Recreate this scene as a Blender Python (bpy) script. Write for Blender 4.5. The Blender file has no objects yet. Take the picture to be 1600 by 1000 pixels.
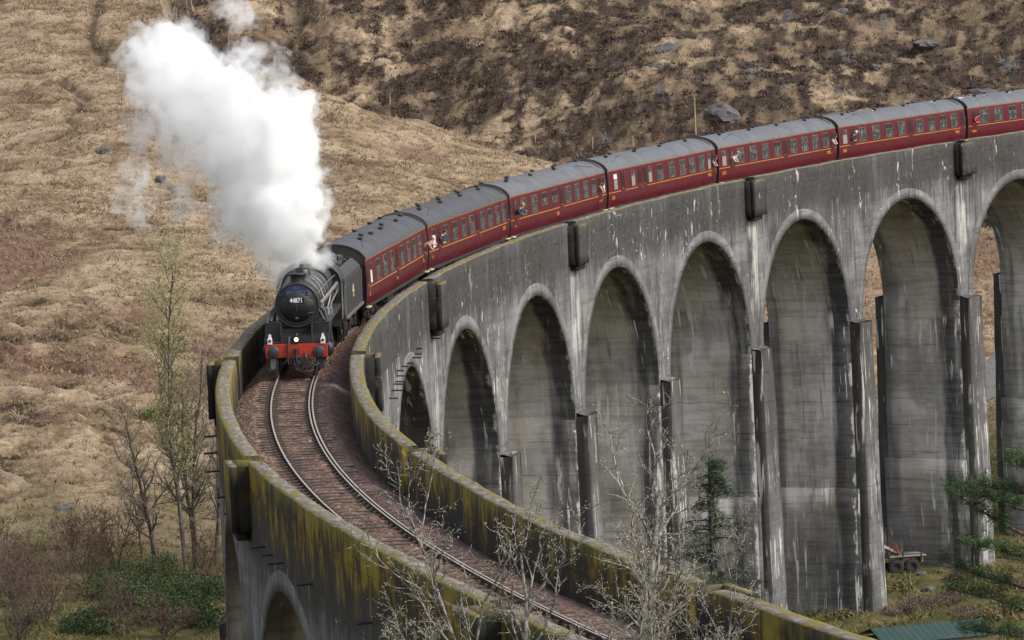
import bpy, bmesh, math, random
import numpy as np
from mathutils import Vector, Matrix

# ------------------------------------------------------------------ camera, sky, sun, exposure
sc = bpy.context.scene
COL = sc.collection
YAW, PITCH, ROLL, FPX = 9.4391, -5.0422, -2.6079, 7548.33
CAM = np.array([-18.7729, -143.6552, 18.2021])
_y, _p, _r = (math.radians(a) for a in (YAW, PITCH, ROLL))
FWD = np.array([math.sin(_y)*math.cos(_p), math.cos(_y)*math.cos(_p), math.sin(_p)])
_rt = np.array([math.cos(_y), -math.sin(_y), 0.0])
_up = np.cross(_rt, FWD)
RT = _rt*math.cos(_r) + _up*math.sin(_r)
UP = _up*math.cos(_r) - _rt*math.sin(_r)
cd = bpy.data.cameras.new('camera')
cam = bpy.data.objects.new('camera', cd)
COL.objects.link(cam)
cd.sensor_width = 36.0
cd.lens = FPX/1600*36.0
cd.clip_start = 1.0
cd.clip_end = 8000
mw = Matrix.Identity(4)
for i in range(3):
    mw[i][0], mw[i][1], mw[i][2], mw[i][3] = RT[i], UP[i], -FWD[i], CAM[i]
cam.matrix_world = mw
sc.camera = cam

SUN_DIR = Vector((0.70, -0.42, 0.74)).normalized()      # towards the sun
world = bpy.data.worlds.new('World')
sc.world = world
world.use_nodes = True
wn = world.node_tree.nodes
bg = wn.get('Background') or wn.new('ShaderNodeBackground')
sky = wn.new('ShaderNodeTexSky')
sky.sky_type = 'NISHITA'
sky.sun_disc = False
sky.sun_elevation = math.asin(SUN_DIR.z)
sky.sun_rotation = math.atan2(SUN_DIR.x, SUN_DIR.y)
sky.air_density = 1.0
sky.dust_density = 3.0
sky.ozone_density = 0.6
hs = wn.new('ShaderNodeHueSaturation')            # thin high cloud: the sky is paler than a clear one
hs.inputs['Saturation'].default_value = 0.35
world.node_tree.links.new(sky.outputs[0], hs.inputs['Color'])
world.node_tree.links.new(hs.outputs[0], bg.inputs[0])
bg.inputs[1].default_value = 0.15
sl = bpy.data.lights.new('sun', 'SUN')
sl.energy = 1.5
sl.angle = math.radians(18)
sl.color = (1.0, 0.96, 0.90)
so = bpy.data.objects.new('sun', sl)
COL.objects.link(so)
so.rotation_euler = SUN_DIR.to_track_quat('Z', 'Y').to_euler()
so.location = (60, -60, 120)
sc.view_settings.view_transform = 'Standard'
sc.view_settings.look = 'None'
sc.view_settings.gamma = 1.0
sc.view_settings.exposure = 0.72
sc.render.engine = 'CYCLES'
cy = sc.cycles
cy.use_denoising = True
cy.max_bounces = 24
cy.diffuse_bounces = 3
cy.glossy_bounces = 3
cy.transparent_max_bounces = 8
cy.volume_bounces = 24
cy.volume_step_rate = 0.22
cy.volume_max_steps = 512
cy.use_adaptive_sampling = True

# ------------------------------------------------------------------ noise and terrain functions
def _hash(ix, iy, seed):
    h = (ix.astype(np.int64)*374761393 + iy.astype(np.int64)*668265263 + seed*1442695041) & 0x7fffffff
    h = ((h ^ (h >> 13))*1274126177) & 0x7fffffff
    return ((h ^ (h >> 16)) & 0xffff)/65535.0
def noise(x, y, seed=0):
    x = np.asarray(x, float); y = np.asarray(y, float)
    ix = np.floor(x); iy = np.floor(y)
    fx = x-ix; fy = y-iy
    u = fx*fx*fx*(fx*(fx*6-15)+10); v = fy*fy*fy*(fy*(fy*6-15)+10)
    def g(ax, ay, dx, dy):
        a = _hash(ax, ay, seed)*6.2831853
        return np.cos(a)*dx+np.sin(a)*dy
    n00 = g(ix, iy, fx, fy); n10 = g(ix+1, iy, fx-1, fy)
    n01 = g(ix, iy+1, fx, fy-1); n11 = g(ix+1, iy+1, fx-1, fy-1)
    return 1.5*((n00*(1-u)+n10*u)*(1-v)+(n01*(1-u)+n11*u)*v)
def fbm(x, y, octv=4, seed=0, rough=0.5):
    s = 0; a = 1
    for k in range(octv):
        s = s+a*noise(x*2**k+17.3*k, y*2**k-9.1*k, seed+k); a *= rough
    return s
def sstep(a, b, x):
    t = np.clip((np.asarray(x, float)-a)/(b-a), 0, 1)
    return t*t*(3-2*t)
SY, CY = math.sin(_y), math.cos(_y)
def to_dl(x, y):
    dx = np.asarray(x, float)-CAM[0]; dy = np.asarray(y, float)-CAM[1]
    return dx*SY+dy*CY, dx*CY-dy*SY
def from_dl(d, l):
    return CAM[0]+d*SY+l*CY, CAM[1]+d*CY-l*SY
def smax(a, b, k=3.0):
    return 0.5*(a+b+np.sqrt((a-b)**2+k*k))
def base_h(d, l):
    d = np.asarray(d, float); l = np.asarray(l, float)
    near = 16.2-0.19*np.maximum(d, -40)
    floor = -26.9+0.012*(l-10)+0.4*fbm(d/35, l/35, 2, 5)
    d0 = 334+62*sstep(-38, 48, l)
    s1 = 0.25
    dc = 447+14*sstep(-9, -22, l)+260*sstep(-31, -45, l)+3*fbm(l/14, d*0+3.3, 2, 9)
    up1 = np.minimum(d, dc)-d0
    h1 = -27.5+s1*up1+0.0*d
    h1 = h1-0.28*np.maximum(d-dc, 0)
    h2 = -14.0+0.42*(np.minimum(d, 900)-508)+0.05*l
    h2 = h2+2.2*fbm(d/30, l/30, 3, 21)
    left = sstep(-64, -46, l)
    h2 = h2*left+(-200)*(1-left)
    hill = smax(h1, h2, 1.5)
    hill = np.minimum(hill, 170)
    z = smax(smax(near, floor, 2.0), hill, 2.0)
    und = 0.8*fbm(l/19, d/13, 2, 2)*sstep(338, 360, d+0.25*l*0)
    return z+und
def masks(d, l):
    crest = 447+14*sstep(-9, -22, l)+260*sstep(-31, -45, l)+3*fbm(l/14, d*0+3.3, 2, 9)
    hill2 = sstep(2, 16, d-crest+8*fbm(l/9, d/9, 3, 41))*sstep(-50, -36, l+6*fbm(l/8, d/8, 2, 40))
    floor = 1-sstep(324, 352, d-62*sstep(-38, 48, l)+7*fbm(l/10, d/10, 3, 33))
    return hill2, floor
def ground(x, y):
    d, l = to_dl(x, y)
    return float(base_h(d, l))
#ENDTERRAIN
# ------------------------------------------------------------------ helpers: materials
class G:
    """a small builder for node materials"""
    def __init__(self, name):
        self.m = bpy.data.materials.new(name); self.m.use_nodes = True
        self.nt = self.m.node_tree; self.nt.nodes.clear()
        self.out = self.nt.nodes.new('ShaderNodeOutputMaterial')
    def n(self, typ, ins=None, **props):
        nd = self.nt.nodes.new(typ)
        for k, v in props.items(): setattr(nd, k, v)
        for k, v in (ins or {}).items(): self.set(nd.inputs[k], v)
        return nd
    def set(self, sock, v):
        if isinstance(v, bpy.types.NodeSocket): self.nt.links.new(v, sock)
        elif isinstance(v, (tuple, list)):
            v = tuple(v)
            sock.default_value = v+(1.0,) if (sock.type == 'RGBA' and len(v) == 3) else v
        else: sock.default_value = v
    def m1(self, op, a, b=0.0, c=0.0, clamp=False):
        nd = self.nt.nodes.new('ShaderNodeMath'); nd.operation = op; nd.use_clamp = clamp
        for i, v in enumerate((a, b, c)): self.set(nd.inputs[i], v)
        return nd.outputs[0]
    def mul(self, a, b): return self.m1('MULTIPLY', a, b)
    def add(self, a, b): return self.m1('ADD', a, b)
    def sub(self, a, b): return self.m1('SUBTRACT', a, b)
    def mx(self, a, b): return self.m1('MAXIMUM', a, b)
    def step(self, x, a, b, lo=0.0, hi=1.0):
        nd = self.n('ShaderNodeMapRange', {'Value': x, 'From Min': a, 'From Max': b, 'To Min': lo, 'To Max': hi}, interpolation_type='SMOOTHSTEP')
        return nd.outputs[0]
    def attr(self, name):
        return self.n('ShaderNodeAttribute', attribute_name=name)
    def pos(self): return self.n('ShaderNodeNewGeometry').outputs['Position']
    def obj(self): return self.n('ShaderNodeTexCoord').outputs['Object']
    def sep(self, v):
        nd = self.n('ShaderNodeSeparateXYZ', {0: v}); return nd.outputs[0], nd.outputs[1], nd.outputs[2]
    def comb(self, x, y, z): return self.n('ShaderNodeCombineXYZ', {0: x, 1: y, 2: z}).outputs[0]
    def add3(self, v, k):
        return self.n('ShaderNodeVectorMath', {0: v, 1: (k, k, k)}, operation='ADD').outputs[0]
    def scale(self, v, s):
        nd = self.n('ShaderNodeVectorMath', {0: v, 1: s}, operation='MULTIPLY'); return nd.outputs[0]
    def noise(self, v, sc_, det=4.0, rough=0.55, dist=0.0, col=False):
        nd = self.n('ShaderNodeTexNoise', {'Vector': v, 'Scale': sc_, 'Detail': det, 'Roughness': rough, 'Distortion': dist})
        return nd.outputs[1 if col else 0]
    def vor(self, v, sc_, feature='F1', out=0):
        nd = self.n('ShaderNodeTexVoronoi', {'Vector': v, 'Scale': sc_}, feature=feature); return nd.outputs[out]
    def ramp(self, f, stops, interp='LINEAR'):
        nd = self.n('ShaderNodeValToRGB', {0: f}); cr = nd.color_ramp; cr.interpolation = interp
        while len(cr.elements) < len(stops): cr.elements.new(0.5)
        for e, (p, c) in zip(cr.elements, stops): e.position = p; e.color = tuple(c)+(1.0,)
        return nd.outputs[0]
    def mix(self, f, a, b, mode='MIX'):
        nd = self.n('ShaderNodeMix', data_type='RGBA', blend_type=mode)
        self.set(nd.inputs[0], f); self.set(nd.inputs[6], a); self.set(nd.inputs[7], b)
        return nd.outputs[2]
    def bump(self, h, strength=0.5, dist=0.05):
        return self.n('ShaderNodeBump', {'Height': h, 'Strength': strength, 'Distance': dist}).outputs[0]
    def done(self, col, rough=0.8, normal=None, **kw):
        ins = {'Base Color': col, 'Roughness': rough}
        ins.update(kw)
        if normal is not None: ins['Normal'] = normal
        b = self.n('ShaderNodeBsdfPrincipled', ins)
        self.nt.links.new(b.outputs[0], self.out.inputs[0]); self.bsdf = b
        return self.m

def paint(name, col, rough=0.5, dirt=0.35, metallic=0.0, scale=2.0, spec=0.5):
    g = G(name); p = g.obj()
    n1 = g.noise(p, scale, 5, 0.65); n2 = g.noise(g.scale(p, (6.0, 6.0, 0.8)), scale, 4, 0.6)
    dk = tuple(c*0.45+0.012 for c in col)
    c = g.mix(g.mul(g.step(n1, 0.4, 0.75), dirt), col, dk)
    c = g.mix(g.mul(g.step(n2, 0.55, 0.8), dirt*0.7), c, (0.11, 0.095, 0.08))
    return g.done(c, g.step(n1, 0.3, 0.8, rough*0.8, min(1, rough*1.35)), None, Metallic=metallic, **{'Specular IOR Level': spec})

def concrete(name, kind):
    g = G(name)
    a = g.attr('suz'); s, u, z = g.sep(a.outputs['Vector'])
    v = a.outputs['Vector']
    au = g.m1('ABSOLUTE', u)
    fine = g.noise(v, 5.0, 6, 0.7)
    big = g.noise(v, 0.30, 5, 0.6)
    if kind == 'side':                       # barrel and pier faces: board marks run across the viaduct
        along = g.comb(g.mul(u, 0.35), g.mul(s, 0.12), g.mul(z, 4.2))
        strk = g.comb(g.mul(u, 3.4), g.mul(s, 0.3), g.mul(z, 0.22))
        strk2 = g.comb(g.mul(u, 0.9), g.mul(s, 0.3), g.mul(z, 0.10))
    else:
        along = g.comb(g.mul(s, 0.22), g.mul(u, 0.3), g.mul(z, 2.6))
        strk = g.comb(g.mul(s, 3.0), g.mul(u, 1.2), g.mul(z, 0.20))
        strk2 = g.comb(g.mul(s, 0.8), g.mul(u, 0.6), g.mul(z, 0.13))
    boards = g.noise(along, 1.0, 5, 0.68)
    st = g.noise(strk, 1.0, 5, 0.66)
    st2 = g.noise(strk2, 1.0, 4, 0.6)
    lift = g.m1('FRACT', g.mul(g.add(z, g.add(40.0, g.mul(g.noise(v, 0.6, 2), 0.10))), 1/1.75))
    if kind == 'side':
        base = g.ramp(big, [(0.30, (0.27, 0.245, 0.21)), (0.46, (0.39, 0.365, 0.325)), (0.60, (0.50, 0.475, 0.435)), (0.74, (0.57, 0.555, 0.53))])
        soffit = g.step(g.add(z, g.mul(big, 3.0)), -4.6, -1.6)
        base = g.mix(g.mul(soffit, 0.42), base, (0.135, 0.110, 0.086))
        tan = g.mul(g.step(g.noise(g.comb(g.mul(u, 0.8), g.mul(s, 0.2), g.mul(z, 0.12)), 1.0, 3), 0.50, 0.64), 0.55)
        base = g.mix(tan, base, (0.36, 0.29, 0.21))
    elif kind == 'ring':
        base = g.ramp(big, [(0.3, (0.10, 0.10, 0.10)), (0.7, (0.18, 0.178, 0.175))])
    else:
        base = g.ramp(big, [(0.30, (0.080, 0.080, 0.080)), (0.45, (0.125, 0.125, 0.124)), (0.58, (0.165, 0.164, 0.160)), (0.74, (0.235, 0.232, 0.224))])
    c = g.mix(g.mul(g.step(boards, 0.46, 0.66), 0.33 if kind == 'side' else 0.50), base, (0.075, 0.072, 0.07) if kind == 'side' else (0.055, 0.053, 0.052))
    c = g.mix(g.mul(g.step(boards, 0.44, 0.30), 0.30), c, (0.46, 0.44, 0.41) if kind == 'side' else (0.30, 0.29, 0.275))
    c = g.mix(g.mul(g.step(fine, 0.45, 0.8), 0.30), c, (0.27, 0.26, 0.245))
    blot = g.step(g.add(g.mul(g.noise(v, 0.16, 6, 0.68), 0.7), g.mul(st2, 0.3)), 0.50, 0.60)
    c = g.mix(g.mul(blot, 0.42 if kind == 'side' else 0.55), c, (0.060, 0.058, 0.058))
    pale = g.step(g.add(g.mul(g.noise(g.add3(v, 9.0), 0.22, 6, 0.7), 0.6), g.mul(st, 0.4)), 0.53, 0.62)
    c = g.mix(g.mul(pale, 0.40), c, (0.38, 0.372, 0.355))
    joint = g.mul(g.step(lift, 0.0, 0.022, 1.0, 0.0), g.step(g.noise(v, 0.8, 2), 0.42, 0.56))
    c = g.mix(g.mul(joint, 0.6), c, (0.035, 0.034, 0.033))
    wj = g.mul(g.step(lift, 0.03, 0.0), g.step(g.noise(v, 0.9, 4, 0.7), 0.60, 0.66))
    c = g.mix(g.mul(wj, 0.8), c, (0.48, 0.46, 0.43))
    if kind == 'side':
        # dark algae where the weather side has stayed wet
        ue = g.add(u, g.mul(g.sub(st2, 0.5), 2.2))
        edge = g.mx(g.step(ue, 1.05, 1.75), g.mul(g.step(ue, -1.5, -2.3), 0.7))
        foot = g.mul(g.step(g.add(z, g.mul(g.noise(v, 0.25, 3), 8.0)), -14.0, -21.0), 0.75)
        dk = g.mul(g.mx(edge, foot), g.step(g.noise(strk2, 1.6, 4, 0.6), 0.30, 0.52, 0.45, 1.0))
        c = g.mix(g.m1('MINIMUM', g.mul(dk, 0.90), 0.9), c, g.mix(g.step(boards, 0.4, 0.6), (0.050, 0.050, 0.055), (0.022, 0.022, 0.025)))
        c = g.mix(g.mul(g.step(st, 0.58, 0.68), 0.50), c, (0.05, 0.046, 0.043))
        wmask = g.step(g.noise(g.scale(v, (0.6, 0.6, 0.35)), 0.6, 3), 0.47, 0.56)
        wl = g.mul(g.step(g.noise(g.comb(g.mul(u, 3.3), g.mul(s, 0.4), g.mul(z, 0.24)), 1.0, 4, 0.6, 0.35), 0.585, 0.62), wmask)
        c = g.mix(g.mul(wl, 0.9), c, (0.56, 0.54, 0.51))
        wedge = g.mul(g.step(g.add(u, g.mul(g.sub(g.noise(v, 1.3, 5, 0.7), 0.5), 1.0)), 2.56, 2.70), g.mul(g.step(u, 2.80, 2.74), g.step(g.noise(v, 0.7, 3), 0.46, 0.56)))
        c = g.mix(g.mul(wedge, 0.85), c, (0.52, 0.50, 0.47))
    else:
        rag = g.add(z, g.mul(g.sub(g.noise(strk2, 1.6, 5, 0.65), 0.5), 3.4))
        top = g.step(rag, -2.7, -1.1)
        top = g.mul(top, g.step(st2, 0.28, 0.50, 0.62, 1.0)) if kind in ('wall', 'parapet', 'refuge') else 0.0
        drk = g.mx(g.mul(g.step(st2, 0.50, 0.62), 0.80), top) if kind != 'ring' else g.mul(g.step(st2, 0.55, 0.7), 0.35)
        cold = g.mix(g.step(g.noise(v, 0.22, 4), 0.42, 0.6), (0.034, 0.030, 0.026), (0.046, 0.045, 0.045))
        cold = g.mix(g.mul(g.step(fine, 0.46, 0.60), 0.60), cold, (0.075, 0.070, 0.065))
        cold = g.mix(g.mul(g.step(g.noise(strk, 2.2, 5, 0.7), 0.50, 0.60), 0.55), cold, (0.022, 0.020, 0.018))
        c = g.mix(g.mul(drk, 0.94), c, cold)
        c = g.mix(g.mul(g.step(st, 0.565, 0.64), 0.68), c, (0.036, 0.034, 0.033))
        wmask = g.step(g.noise(g.scale(v, (0.5, 0.5, 0.35)), 0.55, 4), 0.47, 0.58)
        wl = g.mul(g.step(g.noise(g.comb(g.mul(s, 2.6), g.mul(u, 1.2), g.mul(z, 0.75)), 1.0, 6, 0.72, 0.7), 0.605, 0.63), wmask)
        hx = g.noise(g.comb(g.mul(s, 1.1), 3.0, g.mul(z, 4.5)), 1.0, 6, 0.72, 0.5)
        wl = g.mx(wl, g.mul(g.step(hx, 0.645, 0.67), wmask))
        c = g.mix(g.mul(wl, 0.88), c, (0.58, 0.56, 0.53))
        if kind == 'wall':
            ls = g.mul(g.step(g.noise(g.comb(g.mul(s, 3.4), g.mul(u, 2.0), g.mul(z, 0.20)), 1.0, 4, 0.6, 0.3), 0.575, 0.615), g.step(g.noise(g.scale(v, (0.35, 1.0, 0.5)), 0.5, 3), 0.44, 0.54))
            ls = g.mul(ls, g.mx(g.step(u, 1.0, -1.0), g.step(s, 75.0, 55.0, 0.25, 1.0)))
            c = g.mix(g.mul(ls, 0.75), c, (0.42, 0.41, 0.40))
            # lime run-off under the refuges, in a band of its own on each pier
            ban = g.attr('lime').outputs['Fac']
            lm = g.mul(ban, g.step(g.add(g.mul(st, 0.6), g.mul(big, 0.4)), 0.45, 0.56))
            c = g.mix(g.mul(lm, 0.80), c, (0.45, 0.44, 0.41))
    if kind in ('wall', 'parapet', 'refuge'):
        # moss: thick on the near lengths and the wet outer side, thin on the far concave side
        near = g.step(g.add(s, g.mul(g.noise(v, 0.2, 2), 14)), 66.0, 30.0)
        outw = g.mul(g.step(u, 1.0, -1.0), g.step(au, 2.3, 2.45))        # outer, weather side
        innf = g.step(au, 2.45, 2.3)                                     # faces towards the track
        mvec = g.comb(g.mul(s, 2.2), g.mul(u, 1.2), g.mul(z, 0.55))
        mn = g.noise(mvec, 1.0, 6, 0.72, 0.3); mn2 = g.noise(v, 0.55, 5, 0.68)
        outer = g.mx(outw, innf)
        rz = g.add(z, g.mul(g.sub(g.add(g.mul(mn, 0.5), g.mul(mn2, 0.5)), 0.5), 7.0))
        low = g.mx(g.mul(outw, g.step(rz, -1.2, 0.6)), g.mul(innf, g.step(rz, -0.6, 1.5)))
        mz = g.mul(g.mul(near, low), g.step(mn, 0.35, 0.47))
        mc = g.ramp(g.add(g.mul(mn, 0.6), g.mul(mn2, 0.4)), [(0.40, (0.010, 0.009, 0.006)), (0.46, (0.035, 0.026, 0.008)), (0.505, (0.125, 0.080, 0.010)), (0.55, (0.235, 0.160, 0.014)), (0.63, (0.27, 0.225, 0.03))])
        rim = g.step(z, 0.55, 1.0)
        mc = g.mix(g.mul(rim, 0.55), mc, g.mix(g.noise(strk, 1.3, 4), (0.05, 0.055, 0.008), (0.20, 0.20, 0.03)))
        wet = g.mul(g.mx(g.mul(innf, 1.0), g.mul(outw, g.step(rz, -2.3, -0.9))), 0.82)          # black algae on every wet face
        c = g.mix(g.mul(wet, g.step(g.add(g.mul(st, 0.5), g.mul(st2, 0.5)), 0.58, 0.44, 0.55, 1.0)), c, g.mix(mn2, (0.016, 0.015, 0.012), (0.05, 0.043, 0.032)))
        c = g.mix(g.mul(mz, 0.95), c, mc)
        nz = g.sep(g.n('ShaderNodeNewGeometry').outputs['Normal'])[2]
        tp = g.step(nz, 0.5, 0.8)
        tcol = g.ramp(g.noise(g.scale(v, (1.6, 5.0, 1.0)), 1.0, 6, 0.7), [(0.34, (0.070, 0.055, 0.042)), (0.48, (0.135, 0.115, 0.092)), (0.58, (0.19, 0.175, 0.15)), (0.72, (0.29, 0.28, 0.25))])
        ml = g.noise(g.scale(v, (0.9, 2.0, 1.0)), 0.9, 5, 0.66)
        edge2 = g.mx(g.step(au, 2.42, 2.66), g.mul(g.step(au, 2.3, 2.16), 0.6))
        nearm = g.step(s, 110.0, 20.0)
        ym = g.step(g.add(ml, g.add(g.mul(edge2, 0.13), g.mul(nearm, 0.03))), 0.56, 0.66)
        tcol = g.mix(g.mul(ym, 0.9), tcol, g.mix(g.noise(v, 4.0, 4, 0.7), (0.055, 0.045, 0.008), (0.24, 0.19, 0.03)))
        c = g.mix(tp, c, tcol)
    if kind == 'pier':
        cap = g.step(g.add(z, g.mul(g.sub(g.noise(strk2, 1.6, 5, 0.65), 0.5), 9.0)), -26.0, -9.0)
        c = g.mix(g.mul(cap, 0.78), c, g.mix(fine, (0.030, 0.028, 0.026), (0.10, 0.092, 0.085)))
        wv = g.mul(g.step(g.noise(g.comb(g.mul(s, 4.0), g.mul(u, 4.0), g.mul(z, 0.22)), 1.0, 4, 0.6, 0.3), 0.57, 0.61), g.step(g.noise(v, 0.3, 3), 0.45, 0.55))
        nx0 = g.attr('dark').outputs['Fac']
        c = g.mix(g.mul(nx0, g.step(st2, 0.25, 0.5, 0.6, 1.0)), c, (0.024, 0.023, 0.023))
        c = g.mix(g.mul(wv, 0.85), c, (0.50, 0.48, 0.45))
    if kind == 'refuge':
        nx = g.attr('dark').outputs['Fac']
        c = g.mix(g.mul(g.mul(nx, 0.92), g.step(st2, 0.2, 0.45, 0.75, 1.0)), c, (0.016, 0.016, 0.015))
    hgt = g.add(g.mul(boards, 0.6), g.add(g.mul(fine, 0.5), g.mul(joint, -0.6)))
    return g.done(c, 0.9, g.bump(hgt, 0.7, 0.06), **{'Specular IOR Level': 0.25})

def ground_mat(name):
    g = G(name)
    p = g.pos()
    H = g.attr('heath').outputs['Fac']; B = g.attr('bracken').outputs['Fac']
    F = g.attr('floor').outputs['Fac']; T = g.attr('tone').outputs['Fac']; K = g.attr('rock').outputs['Fac']
    n1 = g.noise(p, 2.6, 6, 0.72); n2 = g.noise(p, 0.5, 4, 0.6); n3 = g.noise(g.scale(p, (1.0, 1.0, 0.5)), 9.0, 4, 0.7)
    straw = g.ramp(g.add(g.mul(n1, 0.5), g.mul(T, 0.5)), [(0.30, (0.050, 0.034, 0.022)), (0.42, (0.170, 0.121, 0.075)), (0.55, (0.310, 0.232, 0.152)), (0.75, (0.45, 0.355, 0.25))])
    straw = g.mix(g.mul(g.step(n2, 0.5, 0.7), 0.35), straw, (0.16, 0.118, 0.058))
    hol = g.step(g.noise(g.scale(p, (0.45, 1.1, 1.6)), 1.25, 6, 0.66, 0.4), 0.53, 0.64)
    straw = g.mix(g.mul(hol, 0.55), straw, (0.105, 0.072, 0.044))
    pal = g.step(g.noise(g.scale(p, (0.5, 1.0, 1.3)), 1.9, 5, 0.7), 0.56, 0.68)
    straw = g.mix(g.mul(pal, 0.5), straw, (0.47, 0.375, 0.26))
    brk = g.ramp(n1, [(0.35, (0.085, 0.045, 0.032)), (0.55, (0.175, 0.105, 0.076)), (0.72, (0.27, 0.175, 0.125))])
    straw = g.mix(g.mul(g.step(g.attr('far').outputs['Fac'], 0.1, 0.9), 0.62), straw, g.mix(n1, (0.055, 0.038, 0.027), (0.20, 0.145, 0.095)))
    c = g.mix(g.mul(B, 0.85), straw, brk)
    hth = g.ramp(g.add(g.mul(n1, 0.6), g.mul(n3, 0.4)), [(0.34, (0.026, 0.018, 0.015)), (0.5, (0.062, 0.044, 0.035)), (0.66, (0.115, 0.085, 0.062))])
    c = g.mix(H, c, hth)
    flo = g.ramp(g.add(g.mul(n2, 0.55), g.mul(n1, 0.45)), [(0.34, (0.050, 0.038, 0.020)), (0.45, (0.085, 0.072, 0.030)), (0.52, (0.10, 0.098, 0.034)), (0.58, (0.155, 0.115, 0.062)), (0.70, (0.21, 0.155, 0.095))])
    c = g.mix(F, c, flo)
    rk = g.ramp(n1, [(0.35, (0.055, 0.053, 0.053)), (0.65, (0.15, 0.147, 0.147))])
    c = g.mix(K, c, rk)
    c = g.mix(g.step(n3, 0.62, 0.78, 0.0, 0.22), c, (0.48, 0.39, 0.27))
    return g.done(c, 0.95, g.bump(g.add(n1, g.mul(n3, 0.5)), 0.9, 0.25), **{'Specular IOR Level': 0.1})

def leaf_mat(name, cols, scale=0.9, trans=0.0):
    g = G(name); p = g.pos()
    t = g.attr('tint').outputs['Fac']
    f = g.add(g.mul(t, 0.75), g.mul(g.noise(p, scale, 3), 0.25))
    c = g.ramp(f, cols)
    return g.done(c, 0.75, None, **{'Specular IOR Level': 0.25})

def bark_mat(name, dark, light, bands=6.0):
    g = G(name); p = g.pos()
    n1 = g.noise(g.scale(p, (1, 1, 0.6)), bands, 5, 0.7); n2 = g.noise(p, 1.2, 3)
    c = g.mix(g.step(g.add(g.mul(n1, 0.75), g.mul(n2, 0.25)), 0.42, 0.6), dark, light)
    return g.done(c, 0.9, g.bump(n1, 0.6, 0.02), **{'Specular IOR Level': 0.2})

M = {}
for k in ('wall', 'side', 'ring', 'parapet', 'refuge', 'pier'):
    M[k] = concrete('concrete_'+k, k)
M['ground'] = ground_mat('hill_grass')
M['black'] = paint('engine_black', (0.010, 0.010, 0.012), 0.42, 0.5, scale=1.5)
M['smokebox'] = paint('smokebox_black', (0.007, 0.007, 0.008), 0.5, 0.4, scale=2)
M['greyblack'] = paint('weathered_black', (0.030, 0.030, 0.032), 0.45, 0.5, scale=1.2)
M['under'] = paint('underframe_grime', (0.028, 0.025, 0.023), 0.8, 0.6)
M['red'] = paint('buffer_red', (0.40, 0.030, 0.012), 0.5, 0.4, scale=4)
M['maroon'] = paint('coach_maroon', (0.084, 0.007, 0.013), 0.36, 0.30, scale=0.7)
M['roof'] = paint('coach_roof_grey', (0.052, 0.054, 0.060), 0.55, 0.5, scale=0.8)
M['roof_skysheen'] = paint('coach_roof_skysheen', (0.098, 0.102, 0.112), 0.5, 0.5, scale=0.8)  # farther roofs: sky reflection painted in as a paler grey
M['orange'] = paint('lining_orange', (0.42, 0.16, 0.025), 0.5, 0.1)
M['cream'] = paint('cream_paint', (0.55, 0.47, 0.27), 0.6, 0.25)
M['white'] = paint('white_paint', (0.74, 0.73, 0.70), 0.5, 0.08)
M['frame'] = paint('window_frame', (0.17, 0.13, 0.125), 0.35, 0.2, metallic=0.3)
M['steel'] = paint('steel', (0.30, 0.29, 0.28), 0.4, 0.4, metallic=0.6)
M['pipe'] = paint('pipe_grey', (0.20, 0.195, 0.19), 0.35, 0.3, metallic=0.3)
M['blue'] = paint('headboard_blue', (0.014, 0.022, 0.075), 0.5, 0.15)
M['faintblue'] = paint('headboard_letters', (0.12, 0.15, 0.26), 0.5, 0.1)
M['copper'] = paint('copper', (0.45, 0.20, 0.12), 0.35, 0.2, metallic=0.7)
M['rust'] = paint('rust', (0.22, 0.075, 0.04), 0.85, 0.4)
M['wood'] = paint('timber', (0.36, 0.27, 0.15), 0.8, 0.3)
M['iron'] = paint('old_iron', (0.03, 0.026, 0.024), 0.8, 0.4)
M['tyre'] = paint('tyre_rubber', (0.02, 0.019, 0.018), 0.9, 0.4)
M['yellow'] = paint('faded_yellow', (0.22, 0.13, 0.035), 0.7, 0.7)
M['tank'] = paint('dark_tank', (0.035, 0.042, 0.045), 0.45, 0.3)
M['stone'] = paint('rock_grey', (0.085, 0.082, 0.080), 0.95, 0.8, scale=1.6)
def roofsheet():
    g = G('green_sheet_roof'); p = g.obj(); x, y, z = g.sep(p)
    n = g.noise(p, 1.2, 5, 0.65)
    w = g.n('ShaderNodeTexWave', {'Vector': p, 'Scale': 1.6}, bands_direction='X').outputs[1]
    c = g.mix(g.mul(g.step(n, 0.45, 0.7), 0.6), (0.016, 0.044, 0.040), (0.045, 0.062, 0.050))
    return g.done(c, 0.5, g.bump(w, 0.25, 0.03))
M['greenroof'] = roofsheet()
def glassmat(name, dark):
    g = G(name); p = g.obj()
    n = g.noise(g.scale(p, (1.6, 1.0, 1.2)), 2.2, 3, 0.6)
    n2 = g.noise(g.scale(p, (3.0, 1.0, 2.0)), 1.7, 2)
    c = g.mix(g.step(n, 0.5, 0.62), dark, tuple(x*2.6+0.02 for x in dark))
    c = g.mix(g.step(n2, 0.66, 0.70), c, (0.19, 0.19, 0.185))  # pale patches: reflections and curtains painted into the pane
    return g.done(c, 0.10, None, **{'Specular IOR Level': 0.7})
M['glass'] = glassmat('window_glass', (0.035, 0.042, 0.042))
M['glassdark'] = paint('open_toplight', (0.012, 0.010, 0.010), 0.4, 0.0)
M['frost'] = paint('frosted_glass', (0.66, 0.65, 0.63), 0.3, 0.05)
M['frostgrey'] = paint('grey_frosted_glass', (0.24, 0.225, 0.20), 0.3, 0.1)
def coalmat():
    g = G('coal'); p = g.obj(); n = g.vor(p, 6.0)
    c = g.mix(g.step(n, 0.1, 0.5), (0.012, 0.012, 0.013), (0.05, 0.05, 0.052))
    return g.done(c, 0.5, g.bump(n, 1.0, 0.1))
M['coal'] = coalmat()
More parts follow.
